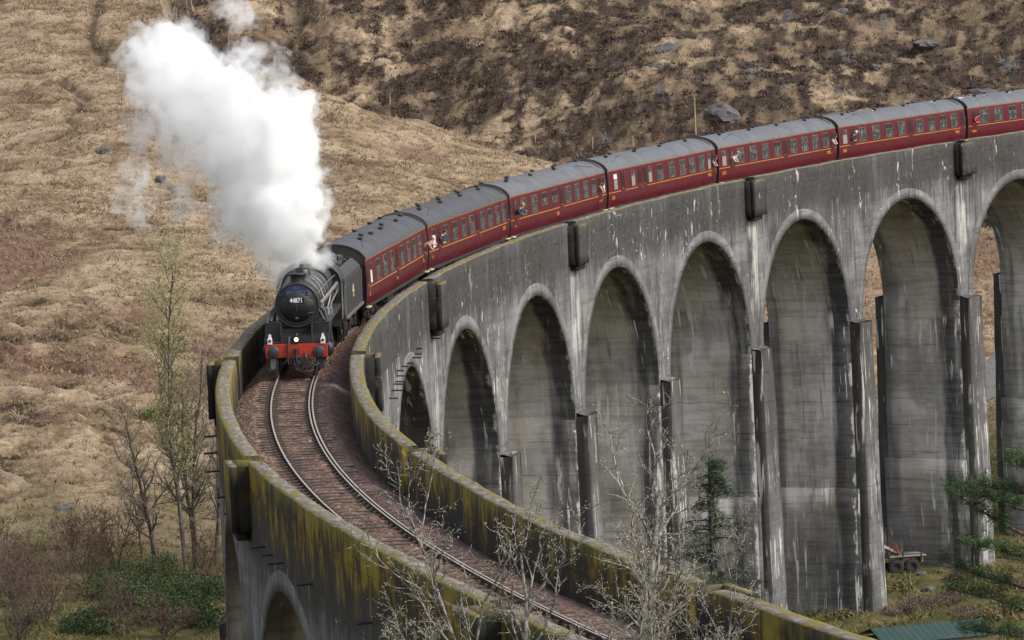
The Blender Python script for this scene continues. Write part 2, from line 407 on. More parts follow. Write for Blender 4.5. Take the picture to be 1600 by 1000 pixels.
def ballastmat():
    g = G('ballast_stone'); p = g.pos()
    v = g.vor(p, 9.0); vc = g.n('ShaderNodeTexVoronoi', {'Vector': p, 'Scale': 9.0}).outputs[1]
    r, gg, b = g.sep(vc)
    n = g.noise(p, 0.35, 4); a = g.attr('suz'); s, u, z = g.sep(a.outputs['Vector'])
    c = g.ramp(r, [(0.1, (0.050, 0.028, 0.021)), (0.5, (0.135, 0.078, 0.057)), (0.85, (0.20, 0.125, 0.095)), (1.0, (0.34, 0.25, 0.20))])
    c2 = g.ramp(gg, [(0.2, (0.065, 0.046, 0.042)), (0.8, (0.19, 0.142, 0.130))])
    c = g.mix(g.mul(g.step(u, 0.9, 1.5), 0.75), c, c2)
    c = g.mix(g.mul(g.step(u, -1.0, -1.4), 0.5), c, g.ramp(r, [(0.1, (0.12, 0.075, 0.058)), (0.6, (0.26, 0.17, 0.13)), (1.0, (0.42, 0.32, 0.26))]))  # sunlight on the outer shoulder painted in as lighter stones
    c = g.mix(g.mul(g.step(n, 0.45, 0.65), 0.45), c, (0.13, 0.068, 0.048))
    return g.done(c, 0.95, g.bump(v, 1.0, 0.06), **{'Specular IOR Level': 0.2})
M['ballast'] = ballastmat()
M['sleeper'] = paint('sleeper_timber', (0.070, 0.045, 0.036), 0.9, 0.5, scale=3)
def railmat():
    g = G('rail_steel'); nz = g.sep(g.n('ShaderNodeNewGeometry').outputs['Normal'])[2]
    t = g.step(nz, 0.75, 0.95)
    c = g.mix(t, (0.10, 0.055, 0.035), (0.42, 0.38, 0.345))
    return g.done(c, g.step(t, 0, 1, 0.8, 0.35), None, Metallic=g.mul(t, 0.35))
M['rail'] = railmat()
def trackmat():
    g = G('gravel_road'); p = g.pos(); n = g.noise(p, 2.5, 5, 0.7)
    return g.done(g.mix(n, (0.075, 0.073, 0.07), (0.14, 0.136, 0.13)), 0.95)
M['gravel'] = trackmat()
def lampmat():
    g = G('lit_lamp'); e = g.n('ShaderNodeEmission', {'Color': (1.0, 0.80, 0.55), 'Strength': 3.0})
    g.nt.links.new(e.outputs[0], g.out.inputs[0]); return g.m
M['lamp'] = lampmat()
M['skin'] = paint('skin', (0.38, 0.22, 0.16), 0.6, 0.0)
def cloth(name, c): M[name] = paint(name, c, 0.85, 0.1)
cloth('pink_cloth', (0.36, 0.21, 0.20)); cloth('navy_cloth', (0.02, 0.022, 0.04)); cloth('white_cloth', (0.48, 0.46, 0.43)); cloth('scarlet_cloth', (0.50, 0.02, 0.03))
cloth('grey_hair', (0.55, 0.52, 0.48)); cloth('brown_hair', (0.05, 0.03, 0.02)); cloth('fair_hair', (0.35, 0.22, 0.10)); cloth('peach_cloth', (0.40, 0.24, 0.17))

# ------------------------------------------------------------------ helpers: objects
def link(name, me, mats, parent=None):
    o = bpy.data.objects.new(name, me); COL.objects.link(o)
    for m in (mats if isinstance(mats, (list, tuple)) else [mats]):
        if m is not None: me.materials.append(M[m] if isinstance(m, str) else m)
    if parent is not None: o.parent = parent
    return o
def tag(o, label, cat, group=None, kind=None):
    if label: o['label'] = label
    if cat: o['category'] = cat
    if group: o['group'] = group
    if kind: o['kind'] = kind
    return o
def empty(name, loc, label, cat, group=None, rot=None):
    o = bpy.data.objects.new(name, None); COL.objects.link(o); o.location = loc
    o.empty_display_size = 0.3
    if rot is not None: o.rotation_euler = rot
    return tag(o, label, cat, group)
def np_mesh(name, verts, faces, smooth=False, attrs=None):
    """faces: list of int arrays (n,k)"""
    me = bpy.data.meshes.new(name)
    verts = np.asarray(verts, np.float32).reshape(-1, 3)
    faces = [np.asarray(f, np.int32) for f in faces if len(f)]
    me.vertices.add(len(verts)); me.vertices.foreach_set('co', verts.ravel())
    loops = np.concatenate([f.ravel() for f in faces])
    sizes = np.concatenate([np.full(len(f), f.shape[1], np.int32) for f in faces])
    me.loops.add(len(loops)); me.loops.foreach_set('vertex_index', loops)
    starts = np.concatenate([[0], np.cumsum(sizes)[:-1]]).astype(np.int32)
    me.polygons.add(len(sizes)); me.polygons.foreach_set('loop_start', starts)
    try: me.polygons.foreach_set('loop_total', sizes)
    except Exception: pass
    if smooth: me.polygons.foreach_set('use_smooth', np.ones(len(sizes), bool))
    for k, v in (attrs or {}).items():
        v = np.asarray(v, np.float32)
        if v.ndim == 2:
            at = me.attributes.new(k, 'FLOAT_VECTOR', 'POINT'); at.data.foreach_set('vector', v.ravel())
        else:
            at = me.attributes.new(k, 'FLOAT', 'POINT'); at.data.foreach_set('value', v)
    me.update(calc_edges=True); me.validate()
    return me
class MB:
    """collects boxes, tubes, lathes and sheets into one mesh"""
    def __init__(self): self.v = []; self.f = []; self.mi = []; self.cur = 0; self.sm = []
    def _add(self, vs, fs, smooth=False):
        b = len(self.v); self.v += [tuple(p) for p in vs]
        for f in fs:
            self.f.append([i+b for i in f]); self.mi.append(self.cur); self.sm.append(smooth)
        return self
    def box(self, x0, x1, y0, y1, z0, z1):
        vs = [(x, y, z) for x in (x0, x1) for y in (y0, y1) for z in (z0, z1)]
        return self._add(vs, [(0, 1, 3, 2), (4, 6, 7, 5), (0, 4, 5, 1), (2, 3, 7, 6), (0, 2, 6, 4), (1, 5, 7, 3)])
    def prism(self, prof, x0, x1, axis='x', smooth=False, caps=True):
        n = len(prof)
        def P(t, a, b):
            return (t, a, b) if axis == 'x' else ((a, t, b) if axis == 'y' else (a, b, t))
        vs = [P(x0, a, b) for a, b in prof]+[P(x1, a, b) for a, b in prof]
        self._add(vs, [(i, (i+1) % n, n+(i+1) % n, n+i) for i in range(n)], smooth)
        if caps: self._add([P(x0, a, b) for a, b in prof], [tuple(range(n))[::-1]]); self._add([P(x1, a, b) for a, b in prof], [tuple(range(n))])
        return self
    def lathe(self, prof, c, axis='z', n=20, smooth=True, caps=True):
        vs = []
        for (r, h) in prof:
            for k in range(n):
                a = 2*math.pi*k/n; p, q = r*math.cos(a), r*math.sin(a)
                vs.append((c[0]+h, c[1]+p, c[2]+q) if axis == 'x' else ((c[0]+p, c[1]+h, c[2]+q) if axis == 'y' else (c[0]+p, c[1]+q, c[2]+h)))
        fs = []
        for j in range(len(prof)-1):
            for k in range(n): fs.append((j*n+k, j*n+(k+1) % n, (j+1)*n+(k+1) % n, (j+1)*n+k))
        self._add(vs, fs, smooth)
        if caps:
            self._add(vs[:n], [tuple(range(n))[::-1]]); self._add(vs[-n:], [tuple(range(n))])
        return self
    def tube(self, pts, rad, n=8, smooth=True):
        pts = [Vector(p) for p in pts]; rad = rad if isinstance(rad, (list, tuple)) else [rad]*len(pts)
        vs = []; prev = None
        for i, p in enumerate(pts):
            t = (pts[min(i+1, len(pts)-1)]-pts[max(i-1, 0)]).normalized()
            a = prev if prev is not None else (Vector((0, 0, 1)) if abs(t.z) < 0.9 else Vector((1, 0, 0)))
            a = (a-t*a.dot(t)).normalized(); b = t.cross(a); prev = a
            for k in range(n):
                w = 2*math.pi*k/n; vs.append(p+(a*math.cos(w)+b*math.sin(w))*rad[i])
        fs = [(j*n+k, j*n+(k+1) % n, (j+1)*n+(k+1) % n, (j+1)*n+k) for j in range(len(pts)-1) for k in range(n)]
        self._add(vs, fs, smooth)
        self._add(vs[:n], [tuple(range(n))[::-1]]); self._add(vs[-n:], [tuple(range(n))])
        return self
    def sheet(self, rows, smooth=False):
        m, n = len(rows), len(rows[0])
        vs = [p for r in rows for p in r]
        return self._add(vs, [(j*n+k, j*n+k+1, (j+1)*n+k+1, (j+1)*n+k) for j in range(m-1) for k in range(n-1)], smooth)
    def mesh(self, name):
        me = bpy.data.meshes.new(name); me.from_pydata(self.v, [], self.f)
        me.polygons.foreach_set('material_index', self.mi); me.polygons.foreach_set('use_smooth', self.sm)
        me.update(); return me
    def build(self, name, mats, parent=None, bevel=0.0):
        o = link(name, self.mesh(name), mats, parent)
        if bevel:
            bm = bmesh.new(); bm.from_mesh(o.data); bmesh.ops.remove_doubles(bm, verts=bm.verts, dist=1e-5)
            bm.to_mesh(o.data); bm.free()
            md = o.modifiers.new('bevel', 'BEVEL'); md.width = bevel; md.segments = 2; md.limit_method = 'ANGLE'
        return o
def text_mesh(s, size, depth=0.008, bold=0.0):
    cu = bpy.data.curves.new('lettering', 'FONT'); cu.body = s; cu.size = size; cu.extrude = depth
    cu.align_x = 'CENTER'; cu.align_y = 'CENTER'; cu.offset = bold; cu.resolution_u = 2
    ob = bpy.data.objects.new('lettering', cu); COL.objects.link(ob)
    me = bpy.data.meshes.new_from_object(ob.evaluated_get(bpy.context.evaluated_depsgraph_get()))
    bpy.data.objects.remove(ob); bpy.data.curves.remove(cu)
    me.materials.clear()
    return me
# ------------------------------------------------------------------ viaduct coordinates: s along the track, u towards the inside of the curve, z above rail
RAD = 244.948
def suz(s, u, z):
    s = np.asarray(s, float); u = np.asarray(u, float)
    # the walls ease away from the true circle towards the near abutment
    u = u+np.interp(s, [-60, -39, -32, -26, -16, -1, 16], [1.1, 0.98, 0.92, 0.83, 0.48, 0.28, 0.0])*sstep(0.95, 2.1, u)+0.35*sstep(6, -26, s)*sstep(-0.95, -2.1, u)
    return RAD-(RAD-u)*np.cos(s/RAD), (RAD-u)*np.sin(s/RAD), np.asarray(z, float)+0*s
def SUZ(s, u, z):
    x, y, q = suz(s, u, z); return Vector((float(x), float(y), float(q)))
CANT = math.radians(1.2)
def cant(u, z): return u*math.cos(CANT)+z*math.sin(CANT), z*math.cos(CANT)-u*math.sin(CANT)
class VM:
    """meshes laid out in s,u,z, keeping those coordinates as an attribute for the concrete"""
    def __init__(self): self.p = []; self.f = []; self.n = 0; self.ex = {}
    def grid(self, S, U, Z, **extra):
        S, U, Z = np.broadcast_arrays(np.asarray(S, float), np.asarray(U, float), np.asarray(Z, float))
        m, n = S.shape
        self.p.append(np.stack([S.ravel(), U.ravel(), Z.ravel()], 1))
        idx = np.arange(m*n).reshape(m, n)+self.n
        self.f.append(np.stack([idx[:-1, :-1], idx[:-1, 1:], idx[1:, 1:], idx[1:, :-1]], -1).reshape(-1, 4))
        self.n += m*n
        for k in ('lime', 'dark'): self.ex.setdefault(k, []).append(np.broadcast_to(np.asarray(extra.get(k, 0.0), float), (m, n)).ravel())
        return self
    def box(self, s0, s1, u0, u1, z0, z1, ns=2, nz=2, nu=2, **ex):
        S = np.linspace(s0, s1, ns); Z = np.linspace(z0, z1, nz); U = np.linspace(u0, u1, nu)
        a, b = np.meshgrid(S, Z, indexing='ij')
        self.grid(a, u0, b, **ex); self.grid(a, u1, b, **ex)
        a, b = np.meshgrid(S, U, indexing='ij'); self.grid(a, b, z0, **ex); self.grid(a, b, z1, **ex)
        a, b = np.meshgrid(U, Z, indexing='ij')
        d = dict(ex)
        if 'darknear' in d: d['dark'] = d['darknear']
        self.grid(s0, a, b, **d); self.grid(s1, a, b, **ex)
        return self
    def build(self, name, mat, parent=None, jitter=0.0, smooth=False):
        P = np.concatenate(self.p)
        Q = P.copy()
        if jitter:
            r = np.random.RandomState(len(P))
            key = np.round(P*200).astype(np.int64)
            h = (key[:, 0]*73856093 ^ key[:, 1]*19349663 ^ key[:, 2]*83492791)
            for k in range(3): Q[:, k] += (((h*(2654435761+k*7919)) & 0xffff)/65535.0-0.5)*2*jitter
        x, y, z = suz(Q[:, 0], Q[:, 1], Q[:, 2])
        me = np_mesh(name, np.stack([x, y, z], 1), [np.concatenate(self.f)], smooth, {'suz': P, 'lime': np.concatenate(self.ex['lime'])})
        Fq = np.concatenate(self.f); dk = np.concatenate(self.ex['dark'])[Fq].mean(1).astype(np.float32)
        if len(me.polygons) == len(dk):
            at = me.attributes.new('dark', 'FLOAT', 'FACE'); at.data.foreach_set('value', dk)
        bm = bmesh.new(); bm.from_mesh(me); bmesh.ops.remove_doubles(bm, verts=bm.verts, dist=0.0005)
        bmesh.ops.recalc_face_normals(bm, faces=bm.faces); bm.to_mesh(me); bm.free()
        return link(name, me, mat, parent)

# ------------------------------------------------------------------ the ground: one sheet, fine where the hillside shows its tussocks
def full_h(d, l):
    z = base_h(d, l)
    hill2, fl = masks(d, l)
    h1 = np.clip(1-hill2-fl, 0, 1)
    bil = lambda x, y, s: 1-2*np.abs(noise(x, y, s))
    wx = 0.9*noise(l/3.1, d/3.1, 70); wy = 0.9*noise(l/3.1, d/3.1, 71)
    rip = bil((l+wx*2)/11.0, (d+wy*1.6+0.30*l)/2.3, 60)                        # sheep terraces across the slope
    steep = sstep(-22, -34, l+3*noise(l/9, d/9, 77))*sstep(398, 380, d)
    t1 = bil((l+wx*1.5)/4.6, (d+wy)/1.7, 61); t2 = noise((l+wx)/1.5, (d+wy)/0.8, 62); t3 = noise(l/0.4, d/0.4, 63)
    amp = 0.6+0.5*noise(l/11, d/11, 64)
    rip = np.sign(rip)*np.abs(rip)**0.8
    rip2 = bil((l+wx*1.5)/5.5, (d+wy*0.9+0.22*l)/1.35, 69)
    hum = (0.20+0.25*steep)*rip+0.40*steep*rip2+0.14*amp*t1+0.12*t2+0.08*t3
    hth = 0.30*bil((l+wx)/3.4, (d+wy)/3.4, 65)+0.26*noise((l+wx)/1.2, d/1.2, 66)+0.12*noise(l/0.5, d/0.5, 67)
    flo = 0.18*fbm(l/2.4, d/2.4, 3, 68)
    gul = np.exp(-((l+29.5+4.0*noise(d/13.0, d*0, 72)-(d-440)*0.05)/1.0)**2)*sstep(428, 446, d)+0.7*np.exp(-((l+39.5+3.0*noise(d/9.0, d*0, 73))/0.6)**2)*sstep(430, 446, d)
    gul2 = np.exp(-((d-352-0.55*(l+30)+2.5*noise(l/5.0, l*0, 74))/0.9)**2)*sstep(-40, -36, l)*sstep(-18, -24, l)
    fine = sstep(262, 290, d)*sstep(640, 560, d)
    return z+fine*(h1*hum+hill2*hth*1.1+fl*flo-0.9*gul-1.0*gul2), hill2, fl, h1, t1, t2, rip, gul+gul2, steep*np.clip(-rip2, 0, 1)
az = np.concatenate([np.linspace(-180, -30, 26)[:-1], np.linspace(-30, -8.5, 44)[:-1], np.linspace(-8.5, 8.5, 720), np.linspace(8.5, 30, 44)[1:], np.linspace(30, 180, 26)[1:-1]])
dr = np.concatenate([np.linspace(1.5, 90, 40)[:-1], np.linspace(90, 286, 90)[:-1], np.linspace(286, 334, 90)[:-1], np.linspace(334, 470, 470)[:-1], np.linspace(470, 512, 90)[:-1], np.linspace(512, 600, 260)[:-1], np.linspace(600, 1000, 50)[:-1], np.geomspace(1000, 5200, 22)])
A, D = np.meshgrid(np.radians(az), dr, indexing='ij')
dd, ll = D*np.cos(A), D*np.sin(A)
gz, m_h2, m_fl, m_h1, m_t1, m_t2, m_rip, m_gul, m_ter = full_h(dd, ll)
gx, gy = from_dl(dd, ll)
na, nd = A.shape
idx = np.arange(na*nd).reshape(na, nd)
nxt = np.roll(idx, -1, axis=0)
quads = np.stack([idx[:, :-1], nxt[:, :-1], nxt[:, 1:], idx[:, 1:]], -1).reshape(-1, 4)
gv = np.stack([gx.ravel(), gy.ravel(), gz.ravel()], 1)
ctr = len(gv)
gv = np.vstack([gv, [[CAM[0], CAM[1], gz[:, 0].mean()]]])
tri = np.stack([idx[:, 0], np.roll(idx[:, 0], -1), np.full(na, ctr)], -1)
bb = fbm(ll/13, dd/8, 4, 80)
def blob(l0, d0, rl, rd, w=0.5):
    q = np.sqrt(((ll-l0)/rl)**2+((dd-d0)/rd)**2)+w*fbm(ll/4, dd/4, 3, 81)
    return sstep(1.15, 0.75, q)
brk = np.maximum.reduce([0.75*sstep(0.52, 0.75, bb)*m_h1, blob(-42, 404, 7, 9), blob(-38, 376, 12, 3.6), blob(-26, 372, 6, 3.0), blob(-17, 382, 9, 5)*0.8, blob(10, 452, 5, 3)*0, blob(19, 512, 7, 6), blob(-30, 333, 12, 6)*0.75, blob(47, 437, 9, 7)*0.9, blob(34, 425, 5, 6)*0.5])
hpat = fbm(ll/2.6, dd/3.4, 5, 83, 0.65)+0.55*fbm(ll/15, dd/13, 2, 84)
straw_band = sstep(0.0, 0.5, fbm(ll/12+dd/30, dd/9-ll/40, 3, 86)+sstep(10, -8, ll)*0.15)
heath = m_h2*np.clip(sstep(-0.55, 0.15, hpat-0.42*straw_band+0.10), 0, 1)
heath = np.maximum(heath, 0.75*np.clip(m_gul, 0, 1))
tone = 0.5+0.22*fbm(ll/6, dd/4, 3, 85)+0.13*m_t1+0.12*m_t2+0.06*m_rip
tone -= 0.16*sstep(-0.05, 0.5, fbm(ll/20, dd/11, 3, 87))*m_h1
tone -= 0.50*sstep(0.05, -0.6, m_rip)*sstep(400, 372, dd)*sstep(-16, -26, ll)*m_h1  # shade of terrace undercuts and tussock hollows painted into the tone
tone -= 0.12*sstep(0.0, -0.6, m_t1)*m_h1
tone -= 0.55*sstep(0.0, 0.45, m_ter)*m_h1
rock = m_h2*sstep(0.64, 0.74, fbm(ll/5, dd/6+4, 4, 88))*sstep(2, 14, ll)
pad = lambda a: np.append(a.ravel(), 0.5)
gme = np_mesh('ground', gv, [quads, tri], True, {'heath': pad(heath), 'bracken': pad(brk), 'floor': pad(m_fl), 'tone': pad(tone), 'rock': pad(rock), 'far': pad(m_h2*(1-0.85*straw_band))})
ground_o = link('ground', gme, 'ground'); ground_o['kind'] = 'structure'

def gz_at(d, l): return full_h(np.asarray(d, float), np.asarray(l, float))[0]

# tufts of grass and heather, one mesh of leaves each: nobody could count them
def tufts(name, d, l, h, w, nb, label, cat, mat, tint, seed, lean=0.5, jz=0.0):
    r = np.random.RandomState(seed); n = len(d)
    z = gz_at(d, l)+jz; x, y = from_dl(d, l)
    N = n*nb
    bx = np.repeat(x, nb)+r.normal(0, 1, N)*np.repeat(w, nb)*0.45; by = np.repeat(y, nb)+r.normal(0, 1, N)*np.repeat(w, nb)*0.45
    bz = np.repeat(z, nb)-0.05
    a = r.uniform(0, 6.283, N); hh = np.repeat(h, nb)*r.uniform(0.55, 1.15, N); ww = np.repeat(w, nb)*r.uniform(0.06, 0.15, N)
    tx, ty = r.normal(0, lean, N)*hh, r.normal(0, lean, N)*hh
    p0 = np.stack([bx-np.cos(a)*ww, by-np.sin(a)*ww, bz], 1); p1 = np.stack([bx+np.cos(a)*ww, by+np.sin(a)*ww, bz], 1)
    p2 = np.stack([bx+tx, by+ty, bz+hh], 1)
    V = np.stack([p0, p1, p2], 1).reshape(-1, 3)
    t = np.repeat(np.repeat(tint, nb)+r.normal(0, 0.10, N), 3)
    me = np_mesh(name, V, [np.arange(3*N).reshape(-1, 3)], False, {'tint': t})
    return tag(link(name, me, mat), label, cat, kind='stuff')
M['tuft'] = leaf_mat('tussock_straw', [(0.15, (0.085, 0.057, 0.036)), (0.42, (0.205, 0.150, 0.092)), (0.62, (0.305, 0.232, 0.150)), (0.85, (0.42, 0.335, 0.228))], 0.35)
M['heather'] = leaf_mat('heather_leaf', [(0.2, (0.018, 0.012, 0.010)), (0.5, (0.05, 0.034, 0.027)), (0.8, (0.10, 0.07, 0.05))], 0.5)
M['herb'] = leaf_mat('valley_herb', [(0.1, (0.035, 0.05, 0.012)), (0.4, (0.09, 0.10, 0.028)), (0.65, (0.19, 0.14, 0.065)), (0.9, (0.24, 0.17, 0.10))], 0.4)
rs = np.random.RandomState(4)
def scatter(n, d0, d1, azm=8.0):
    d = np.sqrt(rs.uniform(d0**2, d1**2, n)); a = np.radians(rs.uniform(-azm, azm, n)); return d, d*np.tan(a)
d, l = scatter(210000, 338, 520)
h2, fl = masks(d, l); k = rs.uniform(0, 1, len(d)) < np.clip(1-h2-fl, 0, 1)*np.clip(0.45+0.7*noise(l/4, d/2.4, 61)+0.35*noise(l/14, d/14, 99), 0.05, 1)
d, l = d[k], l[k]
tufts('tussock_grass', d, l, rs.uniform(0.18, 0.40, len(d)), rs.uniform(0.25, 0.6, len(d)), 5, 'straw coloured tussock grass covering the near hillside', 'grass', 'tuft', 0.48+0.20*noise(l/5, d/4, 90)+0.12*noise(l/1.5, d/1.5, 91), 11, 0.8)
d, l = scatter(90000, 455, 572)
h2, fl = masks(d, l); hp = fbm(l/2.6, d/3.4, 5, 83, 0.65)+0.55*fbm(l/15, d/13, 2, 84)-0.42*sstep(0.0, 0.5, fbm(l/12+d/30, d/9-l/40, 3, 86)+sstep(10, -8, l)*0.15)+0.10
k = rs.uniform(0, 1, len(d)) < h2*sstep(-0.5, 0.3, hp)*np.clip(0.4+0.9*noise(l/1.6, d/1.6, 92), 0, 1)
d, l = d[k], l[k]
tufts('heather', d, l, rs.uniform(0.16, 0.42, len(d)), rs.uniform(0.5, 1.0, len(d)), 11, 'dark brown heather growing over the far hillside', 'heather', 'heather', 0.45+0.3*noise(l/3, d/3, 93), 12, 0.5)
d, l = scatter(26000, 455, 572)
h2, fl = masks(d, l); k = rs.uniform(0, 1, len(d)) < h2*0.6
d, l = d[k], l[k]
tufts('moor_grass', d, l, rs.uniform(0.2, 0.5, len(d)), rs.uniform(0.3, 0.8, len(d)), 7, 'pale moor grass between the heather of the far hillside', 'grass', 'tuft', 0.28+0.2*noise(l/4, d/4, 94), 13, 0.8)
d, l = scatter(24000, 270, 372)
h2, fl = masks(d, l); k = rs.uniform(0, 1, len(d)) < fl*np.clip(0.45+0.8*noise(l/2.5, d/3.5, 95), 0, 1)
d, l = d[k], l[k]
tufts('valley_grass', d, l, rs.uniform(0.15, 0.6, len(d)), rs.uniform(0.25, 0.7, len(d)), 7, 'green and brown rough grass on the valley floor', 'grass', 'herb', 0.45+0.42*noise(l/4, d/6, 96), 14, 0.7)

# ------------------------------------------------------------------ viaduct
PIERS = [-62.0, -45.5, -28.9, -12.0, 5.1, 21.9, 38.5, 55.4, 72.4, 90.0, 107.3, 123.9, 140.3, 156.6, 173.6, 190.2, 206.8, 223.4, 240.0]
REF = {-62.0, -28.9, 5.1, 38.5, 72.4, 107.3, 140.3, 173.6, 206.8, 240.0}
WF, WI, ZT, ZJ, ZS, ZC, TP = 2.70, 2.16, 1.056, -1.15, -9.15, -2.0, 1.05
via = empty('railway_viaduct', SUZ(100, 0, -26.5), 'long curving grey concrete railway viaduct of tall arches under the train', 'viaduct')
def vpart(o):
    o.parent = via; o.matrix_parent_inverse = Matrix.Translation(-Vector(via.location)); return o
def arch_top(s, a, b):
    c, h = (a+b)/2, (b-a)/2
    q = np.clip(1-((s-c)/h)**2, 0, 1); return ZS+(ZC-ZS)*np.sqrt(q)
rr = np.random.RandomState(3)
for k in range(len(PIERS)-1):
    A0, B0 = PIERS[k], PIERS[k+1]
    a, b = A0+TP, B0-TP
    c, h = (a+b)/2, (b-a)/2
    th = np.linspace(math.pi, 0, 41)
    sa = c+h*np.cos(th)
    S = np.concatenate([[A0, A0+TP*0.5], sa, [B0-TP*0.5, B0]])
    zb = np.concatenate([[ZS, ZS], arch_top(sa, a, b), [ZS, ZS]])
    t = np.linspace(0, 1, 13)
    Sg = np.repeat(S[:, None], 13, 1); Zg = zb[:, None]+(ZJ-zb[:, None])*t[None]
    def lime(ss, centre_list):
        v = np.zeros_like(ss)
        for q in centre_list: v = np.maximum(v, ((np.abs(ss-q) < 0.9)*1.0))
        return v
    vm = VM()
    lm = lime(Sg, [q for q in (A0, B0) if q in REF])*np.clip((Zg+9.5)/5.0, 0, 1)
    vm.grid(Sg, WF, Zg, lime=lm); vm.grid(Sg, -WF, Zg, lime=lm*0.5)
    vpart(vm.build('spandrel_wall', 'wall'))
    vm = VM(); Ug = np.linspace(-WF, WF, 9)
    Sb, Ub = np.meshgrid(sa, Ug, indexing='ij'); Zb = np.repeat(arch_top(sa, a, b)[:, None], 9, 1)
    vm.grid(Sb, Ub, Zb)
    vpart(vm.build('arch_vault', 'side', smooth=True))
    for sg in (1, -1):                      # arch ring, standing 4 cm proud of the wall
        vm = VM()
        ho, ro = h+0.75, (ZC-ZS)+0.62
        ou = [(c+ho*math.cos(q), ZS+ro*math.sin(q)) for q in th]
        ou = [(min(max(x, A0+0.28), B0-0.28), z) for x, z in ou]
        inn = [(c+h*math.cos(q), ZS+(ZC-ZS)*math.sin(q)) for q in th]
        Si = np.array([[i[0], o_[0]] for i, o_ in zip(inn, ou)]); Zi = np.array([[i[1], o_[1]] for i, o_ in zip(inn, ou)])
        U1, U0 = sg*(WF+0.03), sg*(WF-0.03)
        vm.grid(Si, U1, Zi)
        for col in (0, 1):
            Sx = np.repeat(Si[:, col:col+1], 2, 1); Zx = np.repeat(Zi[:, col:col+1], 2, 1)
            vm.grid(Sx, np.array([[U0, U1]]), Zx)
        vpart(vm.build('arch_ring', 'ring'))
for A0 in PIERS:
    gzv = min(float(ground(*[float(q) for q in suz(A0, u, 0)[:2]])) for u in (-4, 0, 4))
    zb = min(gzv-1.5, ZS-1)
    # shaft below the springing, a little wider than the arch above and slightly battered
    n = 14; Z = np.linspace(zb, ZS, n); f = (ZS-Z)/25.0
    for (uw, sw0) in ((WF, TP),):
        hs = sw0+0.22*f; hu = uw+0.16*f
    vm = VM()
    for sg in (-1, 1):
        a2, z2 = np.meshgrid(np.linspace(-1, 1, 3), Z, indexing='ij')
        vm.grid(A0+a2*hs[None], sg*hu[None]+0*a2, z2, lime=0.25 if A0 in REF else 0.1)
    for sg in (-1, 1):
        a2, z2 = np.meshgrid(np.linspace(-1, 1, 7), Z, indexing='ij')
        vm.grid(A0+sg*hs[None]+0*a2, a2*hu[None], z2)
    vm.grid(A0+np.array([[-TP, -TP], [TP, TP]]), np.array([[-WF, WF], [-WF, WF]]), ZS)
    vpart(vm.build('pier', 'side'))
    for sg in (-1, 1):                      # buttress block against each end of the pier, capped at the springing
        vm = VM(); w = 1.0; pr = 0.62
        Zb = np.linspace(zb, -8.98, n); fb = (-8.98-Zb)/25.0
        un = WF+pr+0.35*fb; ws = w+0.2*fb
        a2, z2 = np.meshgrid(np.linspace(-1, 1, 5), Zb, indexing='ij')
        vm.grid(A0+a2*ws[None], sg*un[None]+0*a2, z2)
        for e in (-1, 1):
            b2, z2 = np.meshgrid(np.linspace(0, 1, 3), Zb, indexing='ij')
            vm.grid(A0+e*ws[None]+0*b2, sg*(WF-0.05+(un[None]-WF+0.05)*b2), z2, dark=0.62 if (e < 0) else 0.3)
        S4 = A0+np.array([[-w, -w, -w], [w, w, w]]); U4 = sg*np.array([[WF-0.05, WF+pr*0.5, WF+pr]]*2)
        vm.grid(S4, U4, np.array([[-8.80, -8.92, -8.98]]*2))
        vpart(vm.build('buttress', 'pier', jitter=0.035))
    if zb < -16:
        zf = -18.6+1.2*math.sin(A0)
        vm = VM(); vm.box(A0-TP-0.24, A0+TP+0.24, -WF-0.24, WF+0.24, zb, zf, 3, 8, 7)
        vpart(vm.build('footing', 'side', jitter=0.01))
def ref_in(a, b): return [q for q in sorted(REF) if a <= q <= b]
rl = sorted(REF)
for sg in (1, -1):
    for k in range(len(rl)-1):
        s0, s1 = rl[k]+0.78, rl[k+1]-0.78
        ns = int((s1-s0)/0.45); S = np.linspace(s0, s1, ns)
        vm = VM(); zin = -0.9
        wv = 0.012*np.sin(S*0.9)+0.02*noise(S/3.0, S*0, 15)
        prof = [(WF, ZJ), (WF, -0.6), (WF, 0.0), (WF, 0.55), (WF, ZT-0.05), (WF-0.05, ZT), (WF-0.2, ZT+0.01), (WI+0.2, ZT+0.005), (WI+0.04, ZT), (WI, ZT-0.05), (WI, 0.5), (WI, 0.0), (WI, -0.45), (WI, zin)]
        Ug = np.array([[p[0] for p in prof]]*ns); Zg = np.array([[p[1] for p in prof]]*ns)
        Zg = Zg+np.where(Zg > 0.9, 1, 0)*wv[:, None]
        vm.grid(np.repeat(S[:, None], len(prof), 1), sg*Ug, Zg)
        for e in (s0, s1):
            vm.grid(e, sg*np.array([[WF, WI]]*5), np.linspace(ZJ, ZT, 5)[:, None])
        vpart(vm.build('parapet', 'parapet', jitter=0.012))
    for q in rl:                            # refuge: a box hung outside the wall, open to the track
        vm = VM(); zt = 0.94; zb = -1.12; u1, u2 = WF+0.36, WF+0.60
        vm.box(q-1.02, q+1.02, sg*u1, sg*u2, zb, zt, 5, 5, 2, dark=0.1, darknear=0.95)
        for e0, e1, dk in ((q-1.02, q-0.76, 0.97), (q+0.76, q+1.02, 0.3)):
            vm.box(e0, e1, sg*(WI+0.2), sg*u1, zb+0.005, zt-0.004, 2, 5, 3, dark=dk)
        vm.box(q-0.76, q+0.76, sg*(WI-0.02), sg*u1, zb+0.004, -0.62, 2, 2, 2)
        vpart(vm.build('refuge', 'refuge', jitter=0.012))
        vm = VM(); vm.box(q-0.72, q+0.72, sg*(WF+0.02), sg*(WF+0.42), zb-0.28, zb-0.002, 2, 2, 2, dark=0.6)
        vpart(vm.build('corbel', 'refuge', jitter=0.01))
